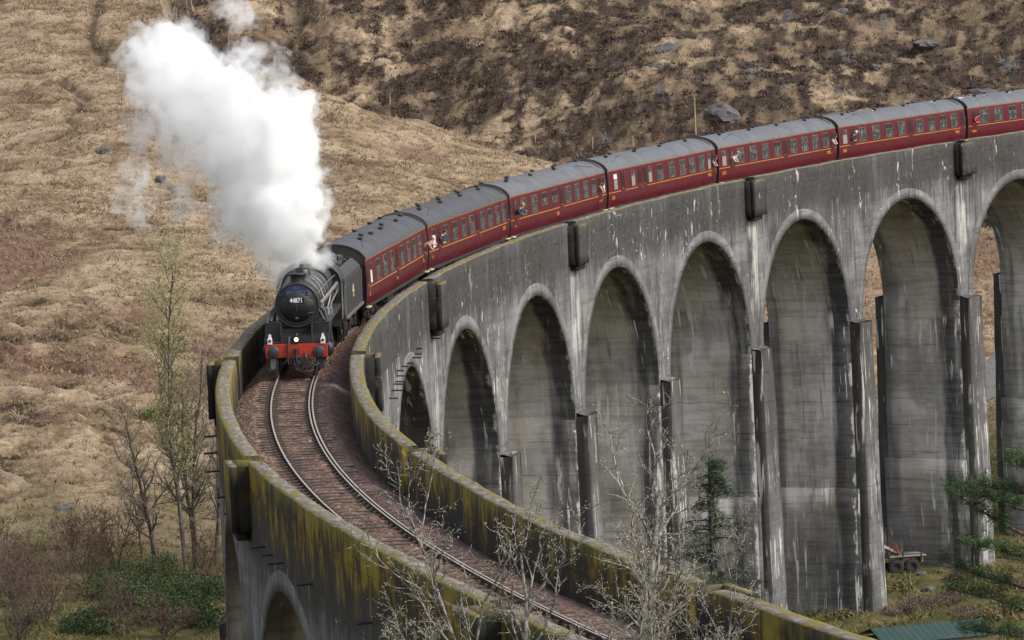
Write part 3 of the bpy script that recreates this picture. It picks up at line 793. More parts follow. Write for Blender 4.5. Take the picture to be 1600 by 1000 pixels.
# old iron stays sticking out of the wall
def stay(s, u, z, ln):
    sg = 1 if u > 0 else -1
    m = MB(); p = SUZ(s, u-sg*0.1, z); q = SUZ(s, u+sg*ln, z-0.02)
    m.tube([p, q], 0.035, 6); vpart(m.build('iron_stay', 'iron'))
STAYS_IN = [(71.63, -1.49, 0.45), (66.75, -1.47, 0.26), (65.87, -1.62, 0.37), (65.01, -1.7, 0.43), (62.92, -1.73, 0.32), (61.11, -1.69, 0.28), (58.99, -1.66, 0.3), (58.69, -1.85, 0.34), (57.9, -2.02, 0.48), (56.93, -2.02, 0.45), (56.1, -2.2, 0.47), (54.87, -2.4, 0.37)]
STAYS_OUT = [(12.53, -1.0, 0.44), (12.26, -1.51, 0.25), (12.47, -1.77, 0.13), (0.51, -1.1, 0.45), (-1.23, -1.12, 0.33), (-3.51, -1.07, 0.47), (-8.57, -1.02, 0.48), (-16.73, -1.0, 0.43), (24.5, -0.9, 0.5), (21.5, -1.2, 0.5), (28, -0.7, 0.5)]
for s, z, ln in STAYS_IN: stay(s, WF, z, ln)
for s, z, ln in STAYS_OUT: stay(s, -WF, z, ln)

# ------------------------------------------------------------------ ballast and track
S = np.arange(-62, 232, 0.22); Uq = np.linspace(-2.17, 2.17, 40)
Sg, Ug = np.meshgrid(S, Uq, indexing='ij')
prof = np.where(np.abs(Ug) < 1.35, -0.138, -0.138-0.44*((np.abs(Ug)-1.35)/0.82)**1.2)
prof = prof-Ug*math.sin(CANT)*0.8
Zg = prof+0.035*noise(Sg/0.31, Ug/0.31, 31)+0.05*noise(Sg/1.7, Ug/0.9, 32)+0.02*noise(Sg/0.12, Ug/0.12, 34)
Zg = Zg-0.035*np.exp(-((np.abs(Ug)-0.75)/0.22)**2)
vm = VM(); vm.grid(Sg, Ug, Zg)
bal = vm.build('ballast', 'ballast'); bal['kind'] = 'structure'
# niche floors and the deck under the ballast
trk = empty('railway_track', SUZ(0, 0, 0), 'single railway track with check rail curving ahead of the engine', 'railway track')
def tpart(o):
    o.parent = trk; o.matrix_parent_inverse = Matrix.Translation(-Vector(trk.location)); return o
def rail(name, uc, w, h, ztop, s0, s1):
    S = np.arange(s0, s1, 0.5)
    pr = [(-w/2, ztop-0.012), (-w/2+0.012, ztop), (w/2-0.012, ztop), (w/2, ztop-0.012), (w/2, ztop-0.04), (0.012, ztop-0.055), (0.012, ztop-h+0.03), (0.06, ztop-h+0.012), (0.06, ztop-h), (-0.06, ztop-h), (-0.06, ztop-h+0.012), (-0.012, ztop-h+0.03), (-0.012, ztop-0.055), (-w/2, ztop-0.04), (-w/2, ztop-0.012)]
    U = np.array([cant(uc+p, z)[0] for p, z in pr]); Z = np.array([cant(uc+p, z)[1] for p, z in pr])
    v = VM(); v.grid(np.repeat(S[:, None], len(pr), 1), np.repeat(U[None], len(S), 0), np.repeat(Z[None], len(S), 0))
    return tpart(v.build(name, 'rail'))
rail('rail', -0.7525, 0.072, 0.15, 0.0, -62, 232)
rail('rail', 0.7525, 0.072, 0.15, 0.0, -62, 232)
rail('check_rail', 0.7525-0.125, 0.066, 0.15, 0.0, -62, 232)
for k in range(100):
    s = -38.5+0.80*k
    m = MB(); ju = rr.normal(0, 0.02)
    pts = []
    for (ds, u, z) in [(-.125, -1.3, -.29), (-.125, -1.3, -.128), (-.125, 1.3, -.29), (-.125, 1.3, -.128), (.125, -1.3, -.29), (.125, -1.3, -.128), (.125, 1.3, -.29), (.125, 1.3, -.128)]:
        uu, zz = cant(u+ju, z+0.012); pts.append(tuple(SUZ(s+ds, uu, zz)))
    m._add(pts, [(0, 1, 3, 2), (4, 6, 7, 5), (0, 4, 5, 1), (2, 3, 7, 6), (0, 2, 6, 4), (1, 5, 7, 3)])
    for uc in (-0.7525, 0.70):
        for sd in (-1, 1):
            uu, zz = cant(uc+sd*0.13, -0.105); p = SUZ(s, uu, zz); m.box(p.x-0.09, p.x+0.09, p.y-0.09, p.y+0.09, p.z-0.04, p.z+0.03)
    tpart(m.build('sleeper', 'sleeper'))
# ------------------------------------------------------------------ train
def track_frame(s0, s1):
    p0, p1 = SUZ(s0, 0, 0), SUZ(s1, 0, 0)
    x = (p0-p1).normalized(); z = Vector((0, 0, 1)); y = z.cross(x).normalized()
    R = Matrix((x, y, z)).transposed().to_4x4()
    return Matrix.Translation(p0) @ R @ Matrix.Rotation(-CANT, 4, 'X')
SB, LL, LC = 40.50, 20.19, 19.438
def place(o, m):
    o.matrix_world = m
    return o
# ---- locomotive: x forward from the buffer beam, y to the inside of the curve, z above rail
T_LOCO = track_frame(SB, SB+10.6)
loco = place(empty('steam_locomotive', (0, 0, 0), 'black steam locomotive with red buffer beam and blue headboard leading the train', 'locomotive'), T_LOCO)
def lp(mb, name, mat, parent=None, bevel=0.0, label=None):
    o = mb.build(name, mat, parent or loco, bevel)
    if label: o['label'] = label
    return o
b = lp(MB().box(-0.06, 0.0, -1.2, 1.2, 0.80, 1.33), 'buffer_beam', 'red', bevel=0.012)
m = MB()
for y in [i*0.16-1.12 for i in range(15)]:
    for z in (0.88, 1.25): m.lathe([(0.022, 0.0), (0.016, 0.02)], (0.0, y, z), 'x', 6)
lp(m, 'rivets', 'red', b)
for y in (-0.865, 0.865):
    bf = lp(MB().lathe([(0.20, 0.0), (0.20, 0.04), (0.145, 0.07), (0.125, 0.30), (0.10, 0.31), (0.10, 0.42)], (0, y, 1.055), 'x', 20), 'buffer', 'black')
    lp(MB().lathe([(0.10, 0.40), (0.225, 0.405), (0.235, 0.43), (0.20, 0.455), (0.0, 0.465)], (0, y, 1.055), 'x', 24), 'buffer_head', 'greyblack', bf)
m = MB().box(0, 0.12, -0.10, 0.10, 0.93, 1.17).tube([(0.1, 0, 1.06), (0.24, 0, 1.04), (0.30, 0, 1.10), (0.27, 0, 1.17)], 0.04, 8)
m.tube([(0.25, 0.02, 1.06), (0.3, 0, 0.85), (0.26, 0, 0.66)], 0.035, 8).box(0.18, 0.30, -0.16, 0.16, 0.80, 0.86)
m.tube([(0.26, -0.07, 0.72), (0.30, -0.09, 0.55), (0.28, 0.0, 0.44), (0.30, 0.09, 0.55), (0.26, 0.07, 0.72)], 0.028, 6)
lp(m, 'screw_coupling', 'iron')
m = MB().tube([(0.02, 0.32, 1.0), (0.16, 0.36, 0.82), (0.22, 0.50, 0.58), (0.18, 0.75, 0.50), (0.1, 0.86, 0.60)], 0.035, 8)
lp(m, 'vacuum_hose', 'greyblack')
m = MB().tube([(0.02, -0.33, 1.36), (0.06, -0.33, 1.1), (0.10, -0.33, 0.9), (0.16, -0.42, 0.62), (0.12, -0.55, 0.55)], 0.04, 8)
lp(m, 'brake_hose', 'black')
lp(MB().tube([(0.03, -0.28, 0.80), (0.06, -0.34, 0.70), (0.05, -0.30, 0.55)], 0.035, 8).lathe([(0.06, 0), (0.06, 0.08)], (0.05, -0.30, 0.76), 'z', 10), 'steam_heat_pipe', 'copper')
lp(MB().box(-0.25, 0.16, -0.26, 0.26, 0.52, 0.84).box(-0.3, 0.10, -0.18, 0.18, 0.40, 0.52), 'drawgear_box', 'under', bevel=0.02)
for y in (-0.76, 0.76):
    lp(MB().tube([(-0.15, y*1.0, 0.82), (-0.08, y, 0.45), (0.02, y, 0.16)], [0.05, 0.045, 0.03], 6).box(-0.04, 0.06, y-0.06, y+0.06, 0.10, 0.22), 'guard_iron', 'iron')
lp(MB().box(-0.16, -0.10, -1.02, -0.80, 0.35, 0.80).tube([(-0.1, -1.0, 0.8), (-0.1, -0.84, 0.62)], 0.02, 6), 'front_step', 'pipe')
lp(MB().box(-0.16, -0.10, 0.84, 1.06, 0.35, 0.80), 'front_step', 'iron')
# front platform, sand box fronts and running plates
for sg in (-1, 1):
    pr = [(-0.10, 1.33), (-0.10, 1.40), (-0.40, 1.52), (-0.58, 1.64), (-0.60, 2.05), (-0.60, 2.10), (-1.4, 2.10), (-1.4, 1.33)]
    y0, y1 = sorted((sg*0.60, sg*1.24))
    m = MB().prism([(x, z) for x, z in pr], y0, y1, 'y')
    rp = lp(m, 'front_platform', 'black', bevel=0.012)
    lp(MB().box(-0.64, -0.585, y0-0.01, y1+0.01, 2.08, 2.115).box(-0.62, -0.08, sg*0.595-0.012, sg*0.595+0.012, 1.33, 2.09), 'edge_strip', 'greyblack', rp)
m = MB().prism([(-0.08, 1.33), (-0.10, 1.62), (-0.30, 1.70), (-0.75, 1.74), (-1.15, 1.95), (-1.4, 1.95), (-1.4, 1.33)], -0.60, 0.60, 'y')
lp(m, 'front_apron', 'black', bevel=0.015)
for sg in (-1, 1):
    y0, y1 = sorted((sg*0.78, sg*1.25))
    lp(MB().box(-9.0, -1.4, y0, y1, 2.05, 2.10).box(-9.0, -1.4, sg*1.24-0.012, sg*1.24+0.012, 1.98, 2.06), 'running_plate', 'greyblack')
    lp(MB().box(-10.9, -1.4, sg*0.56-0.03, sg*0.56+0.03, 0.75, 1.95), 'main_frame', 'under')
# boiler
SBZ = 2.74
sb = lp(MB().lathe([(0.80, -0.92), (0.845, -0.93), (0.86, -0.97), (0.86, -2.55)], (0, 0, SBZ), 'x', 48), 'smokebox', 'smokebox')
m = MB().lathe([(0.0, -0.66), (0.20, -0.675), (0.42, -0.73), (0.60, -0.82), (0.675, -0.895), (0.70, -0.925)], (0, 0, SBZ), 'x', 48, caps=False)
dr_ = lp(m, 'smokebox_door', 'smokebox', sb)
tor = [(0.70+0.028*math.cos(a), -0.915+0.028*math.sin(a)) for a in [i*math.pi/4 for i in range(9)]]
lp(MB().lathe(tor, (0, 0, SBZ), 'x', 48, caps=False), 'door_ring', 'greyblack', dr_)
rim = [(0.84+0.03*math.cos(a), -0.93+0.03*math.sin(a)) for a in [i*math.pi/4 for i in range(9)]]
lp(MB().lathe(rim, (0, 0, SBZ), 'x', 48, caps=False), 'smokebox_rim', 'greyblack', sb)
lp(MB().tube([(-0.66, 0, SBZ), (-0.55, 0, SBZ)], 0.045, 10).tube([(-0.57, 0, SBZ), (-0.56, 0.03, SBZ-0.16)], 0.014, 6), 'door_dart', 'greyblack', dr_)
for hz in (-0.3, 0.3): lp(MB().tube([(-0.86, 0.66, SBZ+hz), (-0.80, 0.4, SBZ+hz)], 0.03, 6), 'hinge_strap', 'greyblack', dr_)
pl = lp(MB().box(-0.72, -0.665, -0.31, 0.31, SBZ+0.08, SBZ+0.32), 'number_plate', 'smokebox', dr_, 0.01)
def lettering(txt, size, mtx, mat, parent, name='lettering', bold=0.0):
    me = text_mesh(txt, size, 0.006, bold); o = link(name, me, mat, parent); o.matrix_local = mtx; return o
FRONT = Matrix(((0, 0, 1, 0), (1, 0, 0, 0), (0, 1, 0, 0), (0, 0, 0, 1)))     # text x -> local y, text y -> local z, facing +x
lettering('44871', 0.255, Matrix.Translation((-0.655, 0, SBZ+0.20)) @ FRONT @ Matrix.Diagonal((0.78, 1, 1, 1)), 'white', dr_, 'running_number', 0.006)
lp(MB().lathe([(0.10, 0), (0.10, 0.012)], (-0.765, 0, SBZ-0.45), 'x', 16), 'shed_plate', 'smokebox', dr_)
lp(MB().box(-0.752, -0.745, -0.055, 0.055, SBZ-0.44, SBZ-0.42).box(-0.752, -0.745, -0.06, -0.035, SBZ-0.42, SBZ-0.40).box(-0.752, -0.745, 0.035, 0.06, SBZ-0.42, SBZ-0.40).box(-0.752, -0.745, -0.03, 0.03, SBZ-0.50, SBZ-0.475).lathe([(0.055, 0), (0.055, 0.004)], (-0.751, 0, SBZ-0.45), 'x', 12), 'plate_letters', 'pipe', dr_)
hbp = [(-0.46, SBZ+0.42), (-0.46, SBZ+0.50), (-0.36, SBZ+0.66), (-0.2, SBZ+0.755), (0, SBZ+0.785), (0.2, SBZ+0.755), (0.36, SBZ+0.66), (0.46, SBZ+0.50), (0.46, SBZ+0.42)]
hb = lp(MB().prism(hbp, -0.82, -0.79, 'x'), 'headboard', 'blue', None, 0.008)
lettering('THE', 0.14, Matrix.Translation((-0.782, 0, SBZ+0.665)) @ FRONT, 'faintblue', hb)
lettering('JACOBITE', 0.165, Matrix.Translation((-0.782, 0, SBZ+0.51)) @ FRONT, 'faintblue', hb)
lp(MB().tube([(-0.9, -0.74, SBZ+0.40), (-0.78, -0.45, SBZ+0.40), (-0.78, 0.45, SBZ+0.40), (-0.9, 0.74, SBZ+0.40)], 0.014, 6), 'headboard_rail', 'greyblack', hb)
ch = [(0.40, 3.42), (0.32, 3.50), (0.285, 3.60), (0.28, 3.80), (0.30, 3.84), (0.345, 3.87), (0.345, 3.91), (0.30, 3.925), (0.22, 3.925), (0.21, 3.6)]
lp(MB().lathe(ch, (-1.72, 0, 0), 'z', 28, caps=False), 'chimney', 'smokebox')
lp(MB().prism([(-0.62, 1.33), (-0.60, 1.95), (-0.72, 2.25), (0.72, 2.25), (0.60, 1.95), (0.62, 1.33)], -2.5, -1.05, 'x'), 'smokebox_saddle', 'black', sb)
bo = lp(MB().lathe([(0.83, -2.55), (0.835, -3.8), (0.87, -5.0), (0.92, -6.4)], (0, 0, 2.78), 'x', 48), 'boiler', 'greyblack')
for x, r in ((-2.6, 0.838), (-3.8, 0.842), (-5.0, 0.877), (-6.35, 0.925)):
    lp(MB().lathe([(r, x-0.035), (r+0.014, x-0.03), (r+0.014, x+0.03), (r, x+0.035)], (0, 0, 2.78), 'x', 48, caps=False), 'boiler_band', 'pipe', bo)
fp = []
for i in range(33):
    a = math.pi*i/32
    q = 1/((abs(math.cos(a))**3.2+abs(math.sin(a))**3.2)**(1/3.2))
    fp.append((0.94*q*math.cos(a), 2.78+0.93*q*math.sin(a)*0.98))
fp += [(-0.90, 2.1), (0.90, 2.1)]
lp(MB().prism(fp, -9.0, -6.4, 'x', smooth=True), 'firebox', 'greyblack')
lp(MB().lathe([(0.36, 3.52), (0.33, 3.66), (0.31, 3.80), (0.24, 3.89), (0.10, 3.92)], (-4.75, 0, 0), 'z', 24), 'dome', 'black')
lp(MB().lathe([(0.26, 3.5), (0.22, 3.66), (0.20, 3.74), (0.08, 3.78)], (-3.55, 0, 0), 'z', 20), 'top_feed', 'greyblack')
for y in (-0.16, 0.16): lp(MB().lathe([(0.09, 3.60), (0.08, 3.84), (0.10, 3.88), (0.06, 3.9)], (-6.9, y, 0), 'z', 12), 'safety_valve', 'steel')
lp(MB().tube([(-3.0, 0.55, 3.52), (-3.4, 0.35, 3.68), (-3.5, 0.18, 3.7)], 0.035, 8).tube([(-2.7, 0.88, 2.3), (-2.9, 0.92, 2.9), (-3.1, 0.72, 3.4), (-3.3, 0.4, 3.66)], 0.03, 8), 'feed_pipe', 'pipe')
for sg in (-1, 1):
    hr = MB().tube([(-1.1, sg*0.80, 3.16), (-2.6, sg*0.83, 3.18), (-6.4, sg*0.93, 3.24), (-8.9, sg*1.04, 3.26)], 0.02, 6)
    for x in (-1.4, -2.6, -4.0, -5.4, -6.8, -8.2): hr.tube([(x, sg*0.70, 3.16), (x, sg*(0.82+max(0, (-x-2.6))*0.022), 3.19)], 0.018, 6)
    lp(hr, 'handrail', 'pipe')
lp(MB().tube([(-1.75, 0.84, 2.72), (-2.6, 0.95, 2.80), (-6.5, 1.06, 2.88), (-9.0, 1.10, 2.92)], 0.075, 10), 'ejector_pipe', 'pipe')
lp(MB().tube([(-3.0, 1.10, 2.14), (-5.5, 1.06, 2.42), (-8.9, 1.12, 2.62)], 0.04, 8).tube([(-4.4, 0.90, 2.1), (-4.7, 1.05, 2.62), (-4.9, 1.08, 2.8)], 0.035, 8).tube([(-6.4, 0.98, 2.1), (-6.2, 1.1, 2.75)], 0.035, 8), 'reversing_rod', 'pipe')
for sg in (-1, 1):
    lp(MB().tube([(-1.35, sg*0.66, 2.62), (-1.25, sg*0.86, 2.45), (-0.90, sg*1.04, 2.12)], [0.075, 0.075, 0.07], 10), 'front_stay', 'greyblack')
    lp(MB().tube([(-1.9, sg*0.72, 2.7), (-1.9, sg*0.98, 2.4), (-1.9, sg*1.05, 2.05)], 0.13, 10), 'steam_pipe', 'smokebox')
lp(MB().box(-4.2, -3.6, 0.92, 1.2, 2.10, 2.36).lathe([(0.09, 0), (0.09, 0.3)], (-3.2, 1.05, 2.1), 'z', 10).lathe([(0.06, 0), (0.06, 0.22)], (-2.85, 1.0, 2.1), 'z', 10).tube([(-3.2, 1.05, 2.38), (-2.9, 0.9, 2.5)], 0.025, 6), 'lubricator', 'steel')
# cylinders, wheels and motion
for sg in (-1, 1):
    cyl = lp(MB().lathe([(0.20, -1.02), (0.32, -1.05), (0.36, -1.12), (0.36, -2.05), (0.30, -2.1)], (0, sg*1.0, 1.02), 'x', 24).prism([(sg*0.62, 1.2), (sg*1.30, 1.2), (sg*1.24, 1.95), (sg*0.62, 1.95)], -2.05, -1.12, 'x'), 'cylinder', 'black')
    lp(MB().lathe([(0.13, -0.88), (0.15, -0.92), (0.15, -1.12)], (0, sg*0.98, 1.66), 'x', 16), 'piston_valve', 'steel', cyl)
    lp(MB().tube([(-1.08, sg*1.2, 0.68), (-1.08, sg*1.26, 0.5), (-1.2, sg*1.22, 0.40)], 0.03, 6).tube([(-1.95, sg*1.2, 0.68), (-1.95, sg*1.26, 0.5)], 0.03, 6), 'drain_pipe', 'copper', cyl)
    for x, r in ((-1.1, 0.48), (-3.0, 0.48), (-4.45, 0.90), (-6.55, 0.90), (-8.9, 0.90)):
        y0 = sg*0.68
        w = MB().lathe([(r-0.10, -0.065), (r+0.025, -0.065), (r+0.025, -0.04), (r, -0.035), (r-0.01, 0.065), (r-0.10, 0.065)], (x, y0, r), 'y', 32, caps=False)
        w.lathe([(0.16, -0.08), (0.16, 0.09)], (x, y0, r), 'y', 12)
        ns = 10 if r < 0.6 else 17
        for k in range(ns):
            a = 2*math.pi*k/ns
            w.tube([(x+0.13*math.cos(a), y0, r+0.13*math.sin(a)), (x+(r-0.08)*math.cos(a), y0, r+(r-0.08)*math.sin(a))], 0.026, 5)
        if r > 0.6: w.prism([(x+(r-0.1)*math.cos(t), r+(r-0.1)*math.sin(t)) for t in [2.2+i*0.15 for i in range(9)]], y0-0.05, y0+0.06, 'y')
        lp(w, 'wheel', 'under')
    yr = sg*0.86
    lp(MB().box(-8.95, -4.4, yr-0.03, yr+0.03, 0.52, 0.64), 'coupling_rod', 'steel')
    lp(MB().tube([(-2.1, sg*0.98, 1.02), (-3.3, sg*0.98, 1.02)], 0.04, 8).box(-3.5, -3.1, sg*0.98-0.08, sg*0.98+0.08, 0.90, 1.14).box(-3.6, -2.1, sg*0.98-0.05, sg*0.98+0.05, 1.16, 1.23).tube([(-3.3, sg*0.99, 1.02), (-6.55, sg*0.93, 0.58)], 0.055, 6).tube([(-3.4, sg*1.05, 1.05), (-3.5, sg*1.08, 0.55), (-2.9, sg*1.08, 1.6)], 0.03, 6).tube([(-6.4, sg*1.05, 0.75), (-5.0, sg*1.05, 1.35), (-5.0, sg*1.05, 1.7), (-3.0, sg*1.05, 1.62)], 0.035, 6), 'valve_gear', 'steel')
    lp(MB().box(-3.6, -0.55, sg*0.80-0.03, sg*0.80+0.03, 0.40, 0.62), 'bogie_frame', 'under')
    lp(MB().box(-10.6, -10.1, sg*1.26-0.02, sg*1.26+0.02, 0.5, 1.5).box(-10.6, -10.1, sg*1.0, sg*1.3, 0.48, 0.52).box(-10.6, -10.1, sg*1.0, sg*1.3, 0.95, 0.99), 'cab_step', 'black')
# cab
cabp = [(-1.28, 1.45), (-1.28, 2.98), (-1.18, 3.28), (-0.85, 3.60), (-0.45, 3.77), (0, 3.83), (0.45, 3.77), (0.85, 3.60), (1.18, 3.28), (1.28, 2.98), (1.28, 1.45)]
cb = lp(MB().prism(cabp, -9.06, -9.0, 'x'), 'cab_front', 'black')
for sg in (-1, 1):
    lp(MB().prism([(sg*0.95, 2.45), (sg*1.20, 2.45), (sg*1.20, 2.95), (sg*1.02, 3.2)], -9.0, -8.985, 'x'), 'spectacle_glass', 'glass', cb)
    y0, y1 = sorted((sg*1.25, sg*1.28))
    cs = lp(MB().box(-9.9, -9.0, y0, y1, 1.40, 2.98).box(-10.9, -9.9, y0, y1, 1.40, 2.25).box(-10.9, -10.75, y0, y1, 2.25, 2.98).box(-10.9, -9.9, y0, y1, 2.82, 2.98), 'cab_side', 'greyblack')
    lp(MB().box(-9.86, -9.82, y0-0.02, y1+0.02, 2.25, 2.84).box(-10.35, -10.31, y0-0.02, y1+0.02, 2.25, 2.84), 'cab_window', 'greyblack', cs)
    lp(MB().tube([(-10.88, sg*1.31, 1.5), (-10.88, sg*1.31, 2.7)], 0.018, 6), 'handrail', 'pipe', cs); lp(MB().tube([(-9.02, sg*1.30, 1.5), (-9.02, sg*1.30, 2.9)], 0.03, 6), 'corner_beading', 'pipe', cs)
rows = [[(x, y, z+0.02) for y, z in cabp[1:-1]] for x in (-8.92, -9.6, -10.4, -11.2)]
m = MB().sheet(rows, True); m.sheet([[(x, y*0.985, z-0.03) for x, y, z in r] for r in rows], True)
for i in range(len(rows[0])-1): m._add([rows[0][i], rows[0][i+1], (rows[0][i+1][0], rows[0][i+1][1]*0.985, rows[0][i+1][2]-0.03), (rows[0][i][0], rows[0][i][1]*0.985, rows[0][i][2]-0.03)], [(0, 1, 2, 3)])
m.tube([(-8.92, y, z+0.03) for y, z in cabp[1:-1]], 0.03, 6)
cr = lp(m, 'cab_roof', 'greyblack')
lp(MB().box(-10.3, -9.5, -0.42, 0.42, 3.84, 3.92), 'roof_ventilator', 'greyblack', cr, 0.02)
lettering('44871', 0.26, Matrix.Translation((-9.45, 1.29, 1.85)) @ Matrix(((-1, 0, 0, 0), (0, 0, 1, 0), (0, 1, 0, 0), (0, 0, 0, 1))), 'cream', loco, 'cab_number')
# lamps
def headlamp(y, lit):
    r = empty('head_lamp', (0, 0, 0), None, None); r.parent = loco; r.location = (-0.04, y, 1.33)
    if lit:
        lp(MB().box(-0.09, 0.09, -0.10, 0.10, 0.02, 0.30).lathe([(0.085, 0), (0.05, 0.10)], (0, 0, 0.30), 'z', 12), 'lamp_body', 'black', r, 0.01)
        lp(MB().lathe([(0.078, 0.09), (0.07, 0.115), (0.0, 0.125)], (0, 0, 0.17), 'x', 16, caps=False), 'lamp_lens', 'lamp', r)
    else:
        lp(MB().prism([(-0.085, 0.0), (0.085, 0.0), (0.085, 0.20), (0.05, 0.27), (0.035, 0.34), (-0.035, 0.34), (-0.05, 0.27), (-0.085, 0.20)], -0.08, 0.08, 'x').tube([(0, 0.05, 0.33), (0, 0, 0.40), (0, -0.05, 0.33)], 0.012, 6), 'lamp_body', 'white', r, 0.01)
        lp(MB().lathe([(0.05, 0.08), (0.055, 0.105)], (0, 0, 0.13), 'x', 14), 'lamp_lens', 'iron', r)
headlamp(-1.02, False); headlamp(1.02, False); headlamp(0.0, True)
for y in (-0.27,): lp(MB().box(-0.06, -0.02, y-0.03, y+0.03, 1.33, 1.60), 'lamp_bracket', 'pipe')

# ---- tender
T_TEND = track_frame(SB+11.25, SB+18.6)
tender = place(empty('coal_tender', (0, 0, 0), 'weathered black coal tender coupled behind the engine cab', 'tender'), T_TEND)
TL = 7.55
def tp_(mb, name, mat, parent=None, bevel=0.0): return mb.build(name, mat, parent or tender, bevel)
prof = [(-1.28, 1.32), (-1.28, 2.72), (-1.24, 2.88), (-1.12, 3.02), (-0.90, 3.18), (-0.84, 3.18), (-0.84, 2.6), (0.84, 2.6), (0.84, 3.18), (0.90, 3.18), (1.12, 3.02), (1.24, 2.88), (1.28, 2.72), (1.28, 1.32)]
tk = tp_(MB().prism(prof, -TL, -0.15, 'x'), 'tank', 'greyblack')
tp_(MB().prism([(-1.28, 1.32), (-1.28, 2.72), (-1.12, 3.02), (-0.9, 3.18), (-0.5, 3.26), (0.5, 3.26), (0.9, 3.18), (1.12, 3.02), (1.28, 2.72), (1.28, 1.32)], -TL-0.03, -TL+0.05, 'x'), 'rear_panel', 'black', tk)
for sg in (-1, 1): tp_(MB().box(-TL-0.1, -0.1, sg*1.36-0.06, sg*1.36+0.02, 1.24, 1.34), 'footplate_edge', 'pipe', tk)
for hx, hy in ((-0.12, 1.31), (-0.12, -1.31), (-TL+0.2, 1.31)): tp_(MB().tube([(hx, hy, 1.4), (hx, hy, 2.75)], 0.02, 6), 'handrail', 'pipe', tk)
YSIDE = Matrix(((-1, 0, 0, 0), (0, 0, 1, 0), (0, 1, 0, 0), (0, 0, 0, 1)))
em = MB(); em.cur = 0
em.lathe([(0.27, 0.0), (0.27, 0.006), (0.22, 0.006), (0.22, 0.0)], (-3.9, 1.281, 2.1), 'y', 24, caps=False).box(-4.12, -3.68, 1.281, 1.288, 2.06, 2.14).prism([(-4.0, 2.14), (-3.95, 2.42), (-3.84, 2.42), (-3.80, 2.14)], 1.281, 1.288, 'y')
tp_(em, 'emblem', 'cream', tk)
coal = MB(); rc = random.Random(5)
rows = []
for i in range(30):
    x = -0.4-i*(TL-0.9)/29; row = []
    for j in range(13):
        y = -0.84+1.68*j/12
        row.append((x+rc.uniform(-.08, .08), y, 2.9+0.42*(1-(y/0.95)**2)*(0.75+0.25*math.cos(i*0.35))+rc.uniform(-.07, .07)))
    rows.append(row)
coal.sheet(rows)
for i in range(150):
    x, y = rc.uniform(-TL+0.6, -0.5), rc.uniform(-0.75, 0.75); z = 2.93+0.42*(1-(y/0.95)**2); r = rc.uniform(0.06, 0.15)
    coal._add([(x+r*a*rc.uniform(.6, 1.2), y+r*b_*rc.uniform(.6, 1.2), z+r*c*rc.uniform(.6, 1.2)) for a in (-1, 1) for b_ in (-1, 1) for c in (-1, 1)], [(0, 1, 3, 2), (4, 6, 7, 5), (0, 4, 5, 1), (2, 3, 7, 6), (0, 2, 6, 4), (1, 5, 7, 3)])
cl_ = coal.build('coal_load', 'coal'); cl_.matrix_world = T_TEND
tag(cl_, 'heap of black coal lying in the open tender', 'coal')
tp_(MB().box(-TL, -0.1, -1.05, 1.05, 0.95, 1.32), 'underframe', 'under')
for sg in (-1, 1):
    fr = tp_(MB().prism([(-0.2, 1.28), (-TL+0.1, 1.28), (-TL+0.1, 0.9), (-TL+0.7, 0.52), (-5.4, 0.52), (-5.1, 0.8), (-4.3, 0.8), (-4.0, 0.52), (-3.1, 0.52), (-2.8, 0.8), (-2.3, 0.8), (-2.0, 0.52), (-0.7, 0.52), (-0.2, 0.9)], sg*1.02-0.02, sg*1.02+0.02, 'y'), 'outside_frame', 'under')
    for x in (-1.35, -3.6, -6.0):
        tp_(MB().box(x-0.17, x+0.17, sg*1.02-0.12, sg*1.02+0.14, 0.48, 0.86).prism([(x-0.55, 0.98), (x, 0.86), (x+0.55, 0.98), (x+0.55, 1.02), (x, 1.0), (x-0.55, 1.02)], sg*1.1-0.05, sg*1.1+0.05, 'y'), 'axle_box', 'iron', fr)
        w = MB().lathe([(0.52, -0.065), (0.67, -0.065), (0.645, -0.03), (0.64, 0.065), (0.52, 0.065)], (x, sg*0.70, 0.645), 'y', 28, caps=False).lathe([(0.53, -0.02), (0.53, 0.02)], (x, sg*0.70, 0.645), 'y', 24)
        tp_(w, 'wheel', 'under')
for sg in (-1, 1): tp_(MB().tube([(-TL, sg*0.865, 1.06), (-TL-0.4, sg*0.865, 1.06)], 0.12, 10).lathe([(0.22, -0.46), (0.22, -0.42)], (-TL, sg*0.865, 1.06), 'x', 16), 'buffer', 'black')

